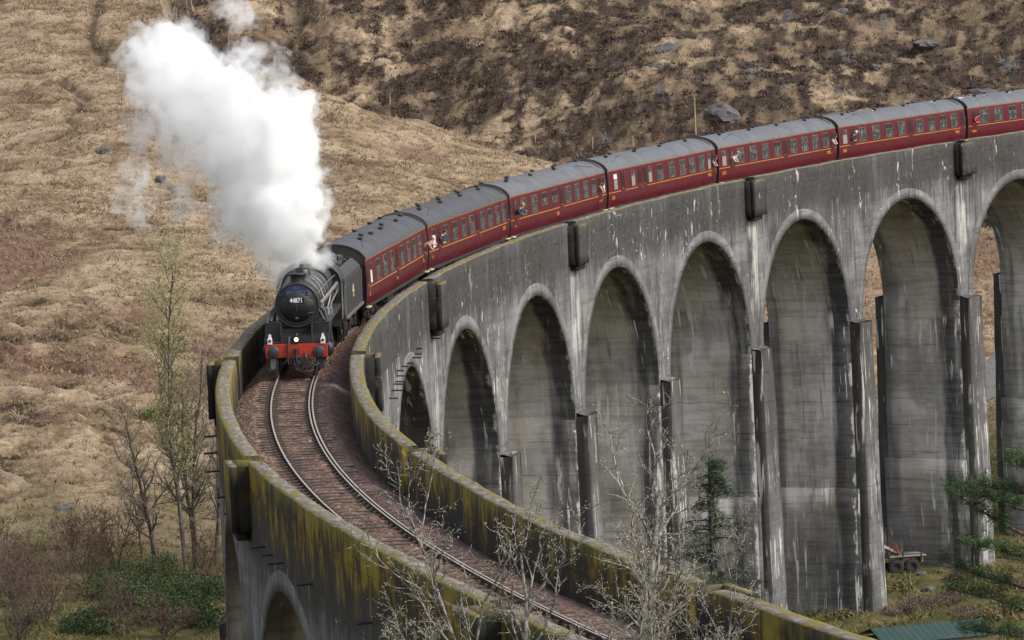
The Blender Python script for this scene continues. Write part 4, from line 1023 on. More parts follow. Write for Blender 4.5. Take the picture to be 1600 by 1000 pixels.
# ---- coaches
def side_y(z):
    pts = [(1.02, 1.315), (1.25, 1.345), (1.6, 1.368), (1.95, 1.37), (2.4, 1.345), (2.8, 1.305), (2.99, 1.275)]
    for (a, ya), (b_, yb) in zip(pts, pts[1:]):
        if z <= b_: return ya+(yb-ya)*max(0, (z-a))/(b_-a)
    return pts[-1][1]
ZSIDE = [1.02, 1.12, 1.25, 1.42, 1.6, 1.78, 1.95, 2.2, 2.4, 2.6, 2.8, 2.99]
ROOF = [(1.285, 2.985), (1.25, 3.06), (1.14, 3.20), (0.98, 3.33), (0.78, 3.44), (0.54, 3.53), (0.28, 3.585), (0, 3.605)]
LAY = {
 1: [(0.35, .62, 'd'), (1.45, .6, 'w'), (3.55, 1.1, 'B'), (5.65, 1.1, 'B'), (7.75, 1.0, 'B'), (9.35, .62, 'd'), (10.95, 1.0, 'B'), (12.95, 1.0, 'B'), (14.85, 1.0, 'B'), (16.65, 1.0, 'B'), (18.1, .62, 'd')],
 2: [(1.4, .7, 'w'), (2.6, .62, 'd'), (4.1, 1.05, 'B'), (6.15, 1.05, 'B'), (8.15, 1.0, 'B'), (10.05, 1.0, 'B'), (11.4, .62, 'd'), (12.7, 1.0, 'B'), (14.5, 1.0, 'B'), (16.3, .95, 'B'), (17.9, .9, 'B'), (18.95, .55, 'd')],
 3: [(1.15, .62, 'd'), (2.65, 1.1, 'B'), (4.7, 1.15, 'B'), (6.65, 1.1, 'S'), (8.65, 1.1, 'S'), (9.95, .6, 'd'), (11.35, 1.0, 'B'), (13.1, .95, 'B'), (14.9, 1.0, 'B'), (16.55, .95, 'B'), (17.75, .6, 'd'), (18.55, .6, 'w')],
 4: [(1.45, .62, 'h'), (2.65, .62, 'd'), (4.4, .62, 'l'), (5.5, .6, 'd'), (6.4, .6, 'd'), (7.3, .62, 'l'), (9.0, 1.05, 'B'), (11.1, 1.05, 'B'), (13.0, 1.0, 'B'), (14.75, 1.05, 'B'), (16.5, 1.0, 'B'), (17.85, .55, 'l'), (18.6, .55, 'd')],
 5: [(1.1, .65, 'l'), (2.3, .62, 'd'), (3.65, 1.1, 'B'), (5.6, 1.1, 'B'), (7.5, 1.05, 'B'), (9.4, 1.05, 'B'), (10.7, .6, 'd'), (12.05, 1.05, 'B'), (13.85, 1.05, 'B'), (15.6, 1.05, 'B'), (17.35, 1.0, 'B'), (18.5, .55, 'd')],
 6: [(1.1, .65, 'l'), (2.15, .62, 'd'), (3.6, 1.1, 'B'), (5.6, 1.1, 'B'), (7.55, 1.05, 'B'), (9.4, 1.05, 'B'), (10.7, .6, 'd'), (12.1, 1.05, 'B'), (13.95, 1.0, 'B'), (15.7, 1.0, 'B'), (17.4, 1.0, 'B'), (18.7, .55, 'd')],
 7: [(1.1, .62, 'd'), (2.45, 1.1, 'B'), (4.4, 1.1, 'B'), (6.35, 1.1, 'B'), (8.2, 1.05, 'B'), (10.1, .6, 'd'), (11.5, 1.05, 'B'), (13.4, 1.05, 'B'), (15.3, 1.05, 'B'), (17.2, 1.05, 'B'), (18.6, .55, 'd')]}
CLAB = {1: 'maroon passenger coach coupled right behind the coal tender', 2: 'maroon passenger coach second behind the tender, white lavatory window at its near end',
        3: 'maroon passenger coach third behind the tender, two short windows with high sills in its side', 4: 'maroon passenger coach fourth behind the tender, several narrow windows and doors in its near half',
        5: 'maroon passenger coach fifth behind the tender, grey narrow window at its near end', 6: 'maroon passenger coach sixth behind the tender, next to last in view',
        7: 'maroon passenger coach with white blotches on its roof, cut by the right edge'}
NUM = {1: '99', 2: '4', 3: '99', 4: '214', 5: '1014', 6: '1041', 7: '4960'}
COACH = {}
rv = random.Random(8)
def strip(m, x0, x1, z0, z1, off, zs=None):
    """a band that follows the coach side, standing proud of it by off"""
    zz = sorted(set([z0, z1]+[z for z in ZSIDE if z0 < z < z1]))
    m.sheet([[(x, side_y(z)+off, z) for z in zz] for x in (x0, x1)])
    m._add([(x0, side_y(z0), z0), (x1, side_y(z0), z0), (x1, side_y(z0)+off, z0), (x0, side_y(z0)+off, z0)], [(0, 1, 2, 3)])
    m._add([(x0, side_y(z1), z1), (x1, side_y(z1), z1), (x1, side_y(z1)+off, z1), (x0, side_y(z1)+off, z1)], [(0, 1, 2, 3)])
    for x in (x0, x1): m.sheet([[(x, side_y(z), z) for z in zz], [(x, side_y(z)+off, z) for z in zz]])
    return m
for c in range(1, 8):
    st = SB+LL+(c-1)*LC
    Tc = track_frame(st, st+LC)
    R = place(empty('passenger_coach', (0, 0, 0), CLAB[c], 'railway coach', 'maroon coaches of the train'), Tc); COACH[c] = Tc
    x0, x1 = -0.28, -(LC-0.28)
    body = MB()
    secL = [(-side_y(z), z) for z in ZSIDE]; secR = [(side_y(z), z) for z in ZSIDE]
    n = 40
    for sec in (secL, secR): body.sheet([[(x0+(x1-x0)*i/n, y, z) for y, z in sec] for i in range(n+1)], True)
    body.sheet([[(x0, -1.31, 1.02), (x0, 1.31, 1.02)], [(x1, -1.31, 1.02), (x1, 1.31, 1.02)]])
    B = body.build('body', 'maroon', R)
    endp = secR+[(y, z) for y, z in ROOF[1:]]+[(-y, z) for y, z in ROOF[-2:0:-1]]+secL[::-1]
    for x in (x0, x1):
        e = MB().prism([(y*0.998, z-0.004) for y, z in endp], x-0.02, x+0.02, 'x'); e.build('end_wall', 'under', B)
    rp = [(y, z) for y, z in ROOF]+[(-y, z) for y, z in ROOF[-2::-1]]
    rp = [(1.30, 2.965)]+rp+[(-1.30, 2.965)]
    rm = MB(); rm.sheet([[(x0+0.04+(x1-x0-0.08)*i/n, y, z) for y, z in rp] for i in range(n+1)], True)
    Rf = rm.build('roof', 'roof' if c <= 2 else 'roof_skysheen', R)
    for x in (x0, x1):
        MB().tube([(x, y*1.012, z+0.02) for y, z in rp], 0.035, 6).build('roof_rim', 'iron', Rf)
    if c < 7: MB().tube([(x1+0.5, y*1.0, z+0.03) for y, z in rp[3:-4]], 0.022, 6).build('roof_pipe', 'iron', Rf)
    seams = MB()
    for i in range(1, 14):
        x = x0+(x1-x0)*i/14; seams.tube([(x, y, z-0.002) for y, z in rp[1:-1]], 0.010, 4)
    seams.build('roof_seams', 'roof' if c <= 2 else 'roof_skysheen', Rf)
    # gutter strip, shell ventilators
    gt = MB()
    gt.tube([(-2.0, 0.95, 3.36), (-4.2, 0.55, 3.54), (-4.6, 0.5, 3.55)] if c != 3 else [(-15.5, 0.6, 3.53), (-17.6, 0.98, 3.35)], 0.014, 5)
    gt.build('rain_strip', 'iron', Rf)
    for i in range(12):
        xv = -1.3-i*1.52+rv.uniform(-.2, .2); yv = (-0.38, 0.38, 0.0)[i % 3] if c > 1 else rv.choice((-0.45, 0.3, 0.5)); 
        if rv.random() < 0.15: continue
        zv = 3.605-0.225*(abs(yv)/0.9)**2
        MB().lathe([(0.08, -0.02), (0.08, 0.03), (0.125, 0.045), (0.135, 0.08), (0.105, 0.115), (0.03, 0.125)], (xv, yv, zv), 'z', 10).build('roof_vent', 'iron', Rf)
    if c >= 6:
        d = MB()
        for i in range(16 if c == 7 else 5):
            xv = rv.uniform(-18, -1); yv = rv.uniform(0.2, 0.95); zv = 3.605-0.33*(yv/1.0)**2.2+0.004; r = rv.uniform(0.08, 0.28)
            d._add([(xv+r*math.cos(a)*rv.uniform(.6, 1.6), yv+0.45*r*math.sin(a), 3.612-0.33*((yv+0.45*r*math.sin(a))/1.0)**2.2) for a in [k*math.pi/4 for k in range(8)]], [tuple(range(8))])
        d.build('droppings', 'white', Rf)
    ln = MB(); strip(ln, x0, x1, 1.742, 1.788, 0.006); ln.build('waist_lining', 'orange', B)
    ln = MB(); strip(ln, x0, x1, 2.925, 2.945, 0.006); ln.build('cornice_lining', 'orange', B)
    for (p, w, t) in LAY[c]:
        xc = -p
        if t in 'BS':
            zb, zt2 = (1.875, 2.76) if t == 'B' else (2.10, 2.76)
            f = MB(); fw = 0.035
            for (a, b_, q, r_) in ((xc+w/2-fw, xc+w/2, zb, zt2), (xc-w/2, xc-w/2+fw, zb, zt2), (xc-w/2+fw, xc+w/2-fw, zb, zb+fw), (xc-w/2+fw, xc+w/2-fw, zt2-fw, zt2), (xc-w/2+fw, xc+w/2-fw, zt2-0.34, zt2-0.31)):
                strip(f, a, b_, q, r_, 0.022)
            strip(f, xc-0.02, xc+0.02, zt2-0.31, zt2-fw, 0.018)
            fr = f.build('window', 'frame', R)
            g_ = MB(); strip(g_, xc-w/2+fw, xc+w/2-fw, zb+fw, zt2-0.34, 0.010); g_.build('pane', 'glass', fr)
            mode = rv.random()
            for h in (0, 1):
                g_ = MB(); a = xc+w/2-fw if h == 0 else xc-0.02
                strip(g_, a-(w/2-fw-0.02), a, zt2-0.31, zt2-fw, 0.010)
                g_.build('top_light', 'glassdark' if (c <= 2 and h == 1) or mode < 0.3 else 'glass', fr)
        elif t == 'd':
            f = MB(); strip(f, xc-w/2, xc+w/2, 1.10, 2.90, 0.008)
            dr2 = f.build('door', 'maroon', R)
            f = MB(); strip(f, xc-w/2-0.012, xc-w/2+0.006, 1.10, 2.90, 0.006); strip(f, xc+w/2-0.006, xc+w/2+0.012, 1.10, 2.90, 0.006); f.build('door_gap', 'iron', dr2)
            g_ = MB(); strip(g_, xc-0.20, xc+0.20, 1.98, 2.72, 0.016); g_.build('door_window', 'glassdark' if rv.random() < .7 else 'glass', dr2)
            f = MB()
            for a in (-0.22, 0.20): strip(f, xc+a, xc+a+0.02, 1.96, 2.74, 0.02)
            strip(f, xc-0.2, xc+0.2, 2.72, 2.74, 0.02); strip(f, xc-0.2, xc+0.2, 1.96, 1.98, 0.02); f.build('window_trim', 'maroon', dr2)
            MB().tube([(xc+w/2-0.09, side_y(1.9)+0.03, 1.88), (xc+w/2-0.09, side_y(1.9)+0.06, 1.90), (xc+w/2-0.2, side_y(1.9)+0.06, 1.90)], 0.014, 6).build('handle', 'steel', dr2)
            MB().tube([(xc-w/2-0.1, side_y(2.0)+0.05, 1.5), (xc-w/2-0.1, side_y(2.0)+0.05, 2.4)], 0.012, 6).build('grab_rail', 'frame', dr2)
        else:
            f = MB(); fw = 0.03; zb, zt2 = 1.88, 2.76
            for (a, b_, q, r_) in ((xc+w/2-fw, xc+w/2, zb, zt2), (xc-w/2, xc-w/2+fw, zb, zt2), (xc-w/2+fw, xc+w/2-fw, zb, zb+fw), (xc-w/2+fw, xc+w/2-fw, zt2-fw, zt2), (xc-w/2+fw, xc+w/2-fw, zt2-0.32, zt2-0.29)):
                strip(f, a, b_, q, r_, 0.022)
            fr = f.build('window', 'frame', R)
            g_ = MB(); strip(g_, xc-w/2+fw, xc+w/2-fw, zb+fw, zt2-0.32, 0.010); g_.build('pane', 'frost' if t == 'w' else 'frostgrey', fr)
            g_ = MB(); strip(g_, xc-w/2+fw, xc+w/2-fw, zt2-0.29, zt2-fw, 0.010); g_.build('top_light', {'w': 'glassdark', 'l': 'glass', 'h': 'frost'}[t], fr)
    # figures and lettering
    lettering(NUM[c], 0.30, Matrix.Translation((-1.05, side_y(1.45)+0.004, 1.46)) @ YSIDE, 'orange', B, 'number', 0.012)
    m = MB()
    for i, wd in enumerate((0.20, 0.12, 0.22, 0.16, 0.2)):
        pass
    lettering('9972 1', 0.26, Matrix.Translation((-17.95, side_y(1.5)+0.004, 1.53)) @ YSIDE, 'orange', B, 'number', 0.012)
    if c in (1, 3): lettering('1940', 0.26, Matrix.Translation((-9.2, side_y(1.45)+0.004, 1.46)) @ YSIDE, 'orange', B, 'number', 0.012)
    # gangway, steps, underframe, bogies
    for x, d in ((x0, 0.26), (x1, -0.26)):
        if c == 1 and d > 0: continue
        q = MB()
        for k in range(4): q.box(x+d*k/4, x+d*(k+0.7)/4, -0.55, 0.55, 1.0, 3.15)
        q.build('gangway', 'iron', B)
    for x in (-0.62, -(LC-0.62)):
        MB().box(x-0.32, x+0.32, 1.28, 1.44, 0.90, 0.95).build('footboard', 'cream', B)
    U = MB().box(x1+0.1, x0-0.1, -1.22, 1.22, 0.88, 1.03).box(x1+0.3, x0-0.3, 1.22, 1.30, 0.86, 1.01).box(x1+0.3, x0-0.3, -1.30, -1.22, 0.86, 1.01).build('underframe', 'under', R)
    for sg in (-1, 1):
        MB().tube([(-5.2, sg*1.1, 0.9), (-7.6, sg*1.1, 0.45), (-11.8, sg*1.1, 0.45), (-14.2, sg*1.1, 0.9)], 0.04, 6).tube([(-7.6, sg*1.1, 0.45), (-7.6, sg*1.1, 0.9)], 0.035, 6).tube([(-11.8, sg*1.1, 0.45), (-11.8, sg*1.1, 0.9)], 0.035, 6).build('truss_rod', 'iron', U)
    MB().box(-9.0, -7.2, 0.6, 1.2, 0.42, 0.88).build('battery_box', 'under', U, 0.02)
    MB().lathe([(0.1, -0.5), (0.24, -0.45), (0.24, 0.45), (0.1, 0.5)], (-11.0, 0.75, 0.62), 'x', 16).build('vacuum_tank', 'under', U)
    for xb in (-3.1, -(LC-3.1)):
        bg_ = MB()
        for sg in (-1, 1):
            bg_.prism([(xb+1.85, 0.70), (xb+1.85, 0.52), (xb+1.5, 0.40), (xb+1.0, 0.40), (xb+0.7, 0.52), (xb+0.5, 0.34), (xb-0.5, 0.34), (xb-0.7, 0.52), (xb-1.0, 0.40), (xb-1.5, 0.40), (xb-1.85, 0.52), (xb-1.85, 0.70)], sg*1.0-0.04, sg*1.0+0.04, 'y')
            bg_.box(xb-0.45, xb+0.45, sg*1.02, sg*1.16, 0.52, 0.60)
        bgo = bg_.build('bogie', 'under', R)
        for xa in (1.28, -1.28):
            for sg in (-1, 1):
                MB().lathe([(0.38, -0.065), (0.475, -0.065), (0.455, -0.03), (0.455, 0.065), (0.38, 0.065)], (xb+xa, sg*0.72, 0.46), 'y', 24, caps=False).lathe([(0.39, -0.02), (0.39, 0.02)], (xb+xa, sg*0.72, 0.46), 'y', 20).build('wheel', 'under', bgo)
                MB().box(xb+xa-0.14, xb+xa+0.14, sg*1.0, sg*1.15, 0.33, 0.60).build('axle_box', 'iron', bgo)
# ---- people looking out
def person(c, p, label, shirt, hair, reach=0.0, zl=2.02, out=0.30, turn=1):
    T = COACH[c]; x = -p; y = side_y(2.2)
    me = bpy.data.meshes.new('person')
    d = turn
    vs = [(0, -0.36, -0.30), (0, -0.22, -0.02), (d*0.03, out-0.16, 0.16), (d*0.06, out-0.02, 0.30), (d*0.09, out+0.06, 0.36), (d*0.12, out+0.12, 0.46), (d*0.13, out+0.135, 0.56)]
    ed = [(0, 1), (1, 2), (2, 3), (3, 4), (4, 5), (5, 6)]
    rad = [0.15, 0.16, 0.17, 0.13, 0.06, 0.10, 0.085]
    for sg in (-1, 1):
        b0 = len(vs)
        if reach and sg == d:
            vs += [(sg*0.20, out-0.05, 0.24), (sg*(0.20+0.30*reach), out+0.10, 0.16), (sg*(0.20+0.62*reach), out+0.16, 0.17), (sg*(0.20+0.76*reach), out+0.17, 0.18)]
        else:
            vs += [(sg*0.19, out-0.06, 0.22), (sg*0.24, out+0.04, 0.0), (sg*0.10, out+0.14, -0.03), (sg*0.02, out+0.15, -0.02)]
        ed += [(2, b0), (b0, b0+1), (b0+1, b0+2), (b0+2, b0+3)]; rad += [0.075, 0.06, 0.05, 0.045]
    me.from_pydata(vs, ed, []); o = link('person', me, [shirt, 'skin'])
    sk = o.modifiers.new('skin', 'SKIN'); o.modifiers.new('sub', 'SUBSURF').levels = 1
    o.modifiers['sub'].render_levels = 1
    for i, r in enumerate(rad): me.skin_vertices[0].data[i].radius = (r, r*0.9)
    for i in range(len(rad)): me.skin_vertices[0].data[i].use_root = (i == 0)
    dg = bpy.context.evaluated_depsgraph_get(); o.update_tag(); bpy.context.view_layer.update()
    ev = bpy.data.meshes.new_from_object(o.evaluated_get(bpy.context.evaluated_depsgraph_get()))
    o.modifiers.clear(); o.data = ev
    if len(ev.materials) < 2:
        ev.materials.clear(); ev.materials.append(M[shirt]); ev.materials.append(M['skin'])
    for pl_ in ev.polygons:
        q = pl_.center
        hand = (reach and d*q.x > 0.20+0.55*reach) or (not reach and q.y > out+0.10 and q.z < 0.10)
        pl_.material_index = 1 if (q.z > 0.34 or hand) else 0; pl_.use_smooth = True
    h = MB().lathe([(0.0, 0.115), (0.06, 0.10), (0.10, 0.05), (0.112, 0.0), (0.10, -0.05)], (d*0.125, out+0.115, 0.56), 'z', 12, caps=False).build('hair', hair, o)
    o.matrix_world = T @ Matrix.Translation((x, y-0.06, zl)) @ Matrix.Scale(0.9, 4)
    return tag(o, label, 'person')
person(1, 18.1, 'white haired person in pink leaning far out of the first coach, arm outstretched', 'pink_cloth', 'grey_hair', 1.0, 2.05, 0.42, -1)
person(3, 1.15, 'person in dark navy leaning out of the first door of the third coach', 'navy_cloth', 'fair_hair', 0.6, 2.02, 0.36, -1)
person(3, 17.75, 'person in a peach top at the last door of the third coach', 'peach_cloth', 'brown_hair', 0.0, 2.05, 0.26, 1)
person(2, 2.6, 'dark dressed person looking out of the near door of the second coach', 'navy_cloth', 'brown_hair', 0.0, 2.05, 0.22, -1)
person(4, 18.6, 'person in pink at the far door of the fourth coach', 'pink_cloth', 'brown_hair', 0.0, 2.05, 0.20, 1)
person(5, 2.3, 'person in a white top leaning out of the near door of the fifth coach', 'white_cloth', 'fair_hair', 0.0, 2.08, 0.32, -1)
person(5, 18.5, 'person in a white top at the far door of the fifth coach', 'white_cloth', 'brown_hair', 0.0, 2.04, 0.24, 1)
person(6, 2.15, 'person in a dark top with light hair at the near door of the sixth coach', 'navy_cloth', 'grey_hair', 0.0, 2.05, 0.20, -1)
person(7, 1.1, 'person in a scarlet jacket at the near door of the last coach in view', 'scarlet_cloth', 'brown_hair', 0.0, 2.02, 0.28, -1)
# ------------------------------------------------------------------ trees and shrubs
def place_dl(d, l, dz=0.0):
    x, y = from_dl(d, l); return Vector((float(x), float(y), float(gz_at(d, l))+dz))
class Wood:
    """branching wood as tubes; tips collects twig ends for leaves and catkins"""
    def __init__(self, seed): self.r = random.Random(seed); self.paths = {0: [], 1: []}; self.tips = []
    def path(self, p, d, length, rad, n, wig, trop, droop=0.0):
        pts = [Vector(p)]; rads = [rad]; d = Vector(d).normalized()
        for i in range(n):
            d = (d+Vector((self.r.gauss(0, wig), self.r.gauss(0, wig), self.r.gauss(0, wig*0.7)+trop-droop*i/n))).normalized()
            pts.append(pts[-1]+d*length/n); rads.append(max(0.004, rad*(1-0.75*(i+1)/n)))
        return pts, rads
    def grow(self, p, d, length, rad, depth, spec):
        sp = spec[min(depth, len(spec)-1)]
        pts, rads = self.path(p, d, length, rad, sp['n'], sp['wig'], sp['trop'], sp.get('droop', 0))
        self.paths[0 if depth == 0 else 1].append((pts, rads, 6 if depth == 0 else (4 if depth == 1 else 3)))
        if depth == len(spec)-1:
            self.tips += pts[1:]; return
        k = sp['kids']; ph = self.r.uniform(0, 6.28)
        for i in range(k):
            t = sp['from']+(1-sp['from'])*(i+self.r.uniform(0.1, 0.9))/k
            q = t*(len(pts)-1); a = min(int(q), len(pts)-2); f = q-a
            pos = pts[a].lerp(pts[a+1], f); ax = (pts[a+1]-pts[a]).normalized()
            ph += 2.4+self.r.uniform(-.5, .5)
            s1 = ax.orthogonal().normalized(); s2 = ax.cross(s1)
            ang = math.radians(sp['ang']+self.r.gauss(0, 9))
            dd_ = ax*math.cos(ang)+(s1*math.cos(ph)+s2*math.sin(ph))*math.sin(ang)
            rr_ = rads[a]*(1-f)+rads[a+1]*f
            self.grow(pos, dd_, length*sp['ratio']*self.r.uniform(0.6, 1.15)*(1-sp.get('taper', 0.45)*t), min(rr_*0.72, rad*0.6), depth+1, spec)
        self.tips.append(pts[-1])
    def mesh(self, which, name, minr=0.0):
        V, F3, F4, n0 = [], [], [], 0
        for pts, rads, n in self.paths[which]:
            P_ = np.array([tuple(p) for p in pts]); T_ = np.gradient(P_, axis=0); T_ /= np.linalg.norm(T_, axis=1)[:, None]+1e-9
            a = np.cross(T_, np.array([0.31, 0.55, 0.77])); a /= np.linalg.norm(a, axis=1)[:, None]+1e-9; b_ = np.cross(T_, a)
            w = np.arange(n)*2*math.pi/n; R_ = np.maximum(np.array(rads), minr)
            ring = P_[:, None, :]+R_[:, None, None]*(a[:, None, :]*np.cos(w)[None, :, None]+b_[:, None, :]*np.sin(w)[None, :, None])
            V.append(ring.reshape(-1, 3)); m_ = len(pts); ix = np.arange(m_*n).reshape(m_, n)+n0; nx_ = np.roll(ix, -1, 1)
            F4.append(np.stack([ix[:-1], nx_[:-1], nx_[1:], ix[1:]], -1).reshape(-1, 4)); n0 += m_*n
        return np_mesh(name, np.concatenate(V), [np.concatenate(F4)], True)
def leaves(name, pts, size, per, spread, mat, parent, seed, flat=0.0, aspect=0.5, tint0=0.5, tintv=0.2):
    r = np.random.RandomState(seed)
    P_ = np.repeat(np.array([tuple(p) for p in pts]), per, 0); N = len(P_)
    P_ = P_+r.normal(0, spread, (N, 3))
    u = r.normal(0, 1, (N, 3)); u[:, 2] *= (1-flat); u /= np.linalg.norm(u, axis=1)[:, None]
    v = np.cross(u, r.normal(0, 1, (N, 3))); v /= np.linalg.norm(v, axis=1)[:, None]+1e-9
    s = size*r.uniform(0.6, 1.3, (N, 1))
    q = np.stack([P_-u*s*0.5, P_+v*s*aspect*0.5, P_+u*s*0.5, P_-v*s*aspect*0.5], 1).reshape(-1, 3)
    t = np.repeat(tint0+tintv*r.normal(0, 1, N)+0.10*np.sin(P_[:, 0]*1.3+P_[:, 2]*1.9), 4)
    me = np_mesh(name, q, [np.arange(4*N).reshape(-1, 4)], False, {'tint': t})
    return link(name, me, mat, parent)
M['bark_pale'] = bark_mat('lichen_birch_bark', (0.075, 0.068, 0.055), (0.36, 0.35, 0.31), 9.0)
M['bark_grey'] = bark_mat('grey_bark', (0.045, 0.036, 0.028), (0.145, 0.122, 0.095), 5.0)
M['twig_pale'] = bark_mat('pale_twig', (0.10, 0.082, 0.062), (0.21, 0.18, 0.145), 4.0)
M['bark_brown'] = bark_mat('brown_bark', (0.055, 0.036, 0.026), (0.15, 0.10, 0.075), 5.0)
M['twig_purple'] = bark_mat('purple_twig', (0.075, 0.045, 0.04), (0.17, 0.115, 0.095), 4.0)
M['spring'] = leaf_mat('spring_leaf', [(0.1, (0.22, 0.23, 0.06)), (0.5, (0.34, 0.34, 0.11)), (0.9, (0.46, 0.45, 0.18))])
M['rhodo'] = leaf_mat('rhododendron_leaf', [(0.15, (0.010, 0.018, 0.008)), (0.45, (0.026, 0.048, 0.017)), (0.75, (0.055, 0.088, 0.030)), (0.95, (0.12, 0.15, 0.07))])
M['brightbush'] = leaf_mat('evergreen_bush_leaf', [(0.1, (0.03, 0.055, 0.012)), (0.6, (0.08, 0.125, 0.03)), (0.95, (0.14, 0.19, 0.06))])
M['spruce'] = leaf_mat('spruce_needle', [(0.1, (0.018, 0.030, 0.017)), (0.6, (0.050, 0.078, 0.040)), (0.95, (0.10, 0.13, 0.07))])
M['pine'] = leaf_mat('pine_needle', [(0.1, (0.014, 0.030, 0.012)), (0.55, (0.040, 0.078, 0.028)), (0.95, (0.085, 0.13, 0.05))])
M['catkin'] = leaf_mat('birch_bud', [(0.2, (0.16, 0.12, 0.07)), (0.8, (0.36, 0.31, 0.20))])
M['deadleaf'] = leaf_mat('russet_leaf', [(0.2, (0.10, 0.05, 0.035)), (0.8, (0.25, 0.15, 0.09))])

def bare_tree(name, base, lab, cat, height, rad, seed, bark, spec, lean=(0, 0, 1), group=None, tipmat=None, tipsize=0.05, per=1, minr=0.0, kind='tree', stems=1, spreadw=0.25, tipspread=0.04, twig=None):
    root = empty(name, base, lab, cat, group)
    W = Wood(seed)
    for k in range(stems):
        dv = Vector(lean)+(Vector((W.r.gauss(0, spreadw), W.r.gauss(0, spreadw), 0)) if stems > 1 else Vector((0, 0, 0)))
        W.grow(Vector((W.r.gauss(0, .15), W.r.gauss(0, .15), -0.4)) if stems > 1 else Vector((0, 0, -0.4)), dv, height*(W.r.uniform(0.75, 1.1) if stems > 1 else 1), rad*(W.r.uniform(0.7, 1.05) if stems > 1 else 1), 0, spec)
    link('trunk', W.mesh(0, 'trunk', minr), bark, root)
    cr_ = link('crown', W.mesh(1, 'crown', minr), twig or bark, root)
    if tipmat: leaves('buds' if tipsize < 0.08 else 'leaves', W.tips, tipsize, per, tipspread, tipmat, cr_, seed)
    return root
BIRCH = [dict(n=16, wig=0.07, trop=0.05, kids=12, ang=38, ratio=0.46, taper=0.45, **{'from': 0.36}),
         dict(n=10, wig=0.14, trop=0.09, kids=7, ang=42, ratio=0.48, taper=0.4, **{'from': 0.2}),
         dict(n=7, wig=0.20, trop=0.05, kids=5, ang=46, ratio=0.50, taper=0.3, **{'from': 0.2}),
         dict(n=4, wig=0.26, trop=0.03, kids=0, ang=40, ratio=0.5, **{'from': 0.2})]
g1 = 'bare birches in the foreground'
bare_tree('birch_tree', place_dl(112, 1.80), 'tallest bare birch with a straight white lichened trunk rising in front of the near parapet', 'tree', 9.7, 0.18, 31, 'bark_pale', BIRCH, (0.01, 0, 1), g1, 'catkin', 0.055, 1, 0.006)
bare_tree('birch_tree', place_dl(106, -0.05), 'bare forked birch leaning left across the rails in the lower middle', 'tree', 10.4, 0.11, 47, 'bark_pale', BIRCH, (-0.15, 0, 1), g1, 'catkin', 0.05, 1, 0.006, stems=2, spreadw=0.07)
bare_tree('birch_tree', place_dl(105, 3.05), 'bare bushy birch leaning right over the parapet at the bottom', 'tree', 7.6, 0.08, 58, 'bark_pale', BIRCH, (0.20, 0.05, 1), g1, 'catkin', 0.05, 1, 0.006, stems=3, spreadw=0.16)
bare_tree('birch_tree', place_dl(99, -1.6), 'low bare birch top just showing at the lower edge by the mossy wall', 'tree', 5.6, 0.06, 63, 'bark_pale', BIRCH, (0.05, 0, 1), g1, 'catkin', 0.045, 1, 0.006, stems=3, spreadw=0.14)
TALL = [dict(n=16, wig=0.04, trop=0.05, kids=34, ang=42, ratio=0.25, taper=0.5, **{'from': 0.24}),
        dict(n=7, wig=0.13, trop=0.10, kids=9, ang=40, ratio=0.48, taper=0.4, **{'from': 0.15}),
        dict(n=5, wig=0.20, trop=0.05, kids=5, ang=46, ratio=0.55, taper=0.3, **{'from': 0.15}),
        dict(n=3, wig=0.28, trop=0.0, kids=0, ang=40, ratio=0.5, **{'from': 0.2})]
BARE = [dict(n=14, wig=0.05, trop=0.05, kids=20, ang=50, ratio=0.36, taper=0.5, **{'from': 0.22}),
        dict(n=8, wig=0.14, trop=0.09, kids=8, ang=42, ratio=0.5, taper=0.4, **{'from': 0.15}),
        dict(n=5, wig=0.2, trop=0.05, kids=6, ang=46, ratio=0.55, taper=0.3, **{'from': 0.15}),
        dict(n=3, wig=0.28, trop=0.0, kids=0, ang=40, ratio=0.5, **{'from': 0.2})]
g2 = 'trees below the outer side of the viaduct'
bare_tree('larch_tree', place_dl(326.0, -22.9), 'tall slim tree hazed with pale green spring leaves left of the viaduct', 'tree', 21.5, 0.20, 71, 'bark_grey', TALL, (-0.02, 0, 1), g2, 'spring', 0.085, 4, 0.007, tipspread=0.45, twig='twig_pale')
bare_tree('bare_tree', place_dl(327.4, -25.1), 'bare leaning grey tree with long low branches, leftmost of the tall trunks', 'tree', 11.5, 0.20, 72, 'bark_grey', BARE, (-0.10, 0, 1), g2, None, twig='twig_pale', minr=0.007)
bare_tree('bare_tree', place_dl(328.6, -22.3), 'bare grey tree with twin trunks close behind the pale green tree', 'tree', 14.0, 0.22, 73, 'bark_grey', BARE, (0.02, 0, 1), g2, None, twig='twig_pale', minr=0.007, stems=2, spreadw=0.05)
bare_tree('bare_tree', place_dl(330.5, -21.2), 'bare grey tree with one upright trunk beside the viaduct wall', 'tree', 11.5, 0.17, 74, 'bark_grey', BARE, (0.03, 0, 1), g2, None, twig='twig_pale', minr=0.007)
bare_tree('bare_tree', place_dl(340, -20.5), 'thin bare tree on the slope just left of the outer refuge', 'tree', 12.5, 0.12, 75, 'bark_grey', BARE, (0.0, 0, 1), g2, None, twig='twig_pale', minr=0.007)
bare_tree('bare_tree', place_dl(333, -26.4), 'thin dark bare sapling behind the leaning tree', 'tree', 7.5, 0.08, 76, 'bark_brown', BARE, (0.0, 0, 1), g2, None, twig='twig_pale', minr=0.007)
SH = [dict(n=8, wig=0.12, trop=0.03, kids=9, ang=42, ratio=0.55, taper=0.35, **{'from': 0.15}),
      dict(n=5, wig=0.2, trop=0.05, kids=7, ang=45, ratio=0.55, taper=0.3, **{'from': 0.15}),
      dict(n=3, wig=0.28, trop=0.0, kids=0, ang=40, ratio=0.5, **{'from': 0.2})]
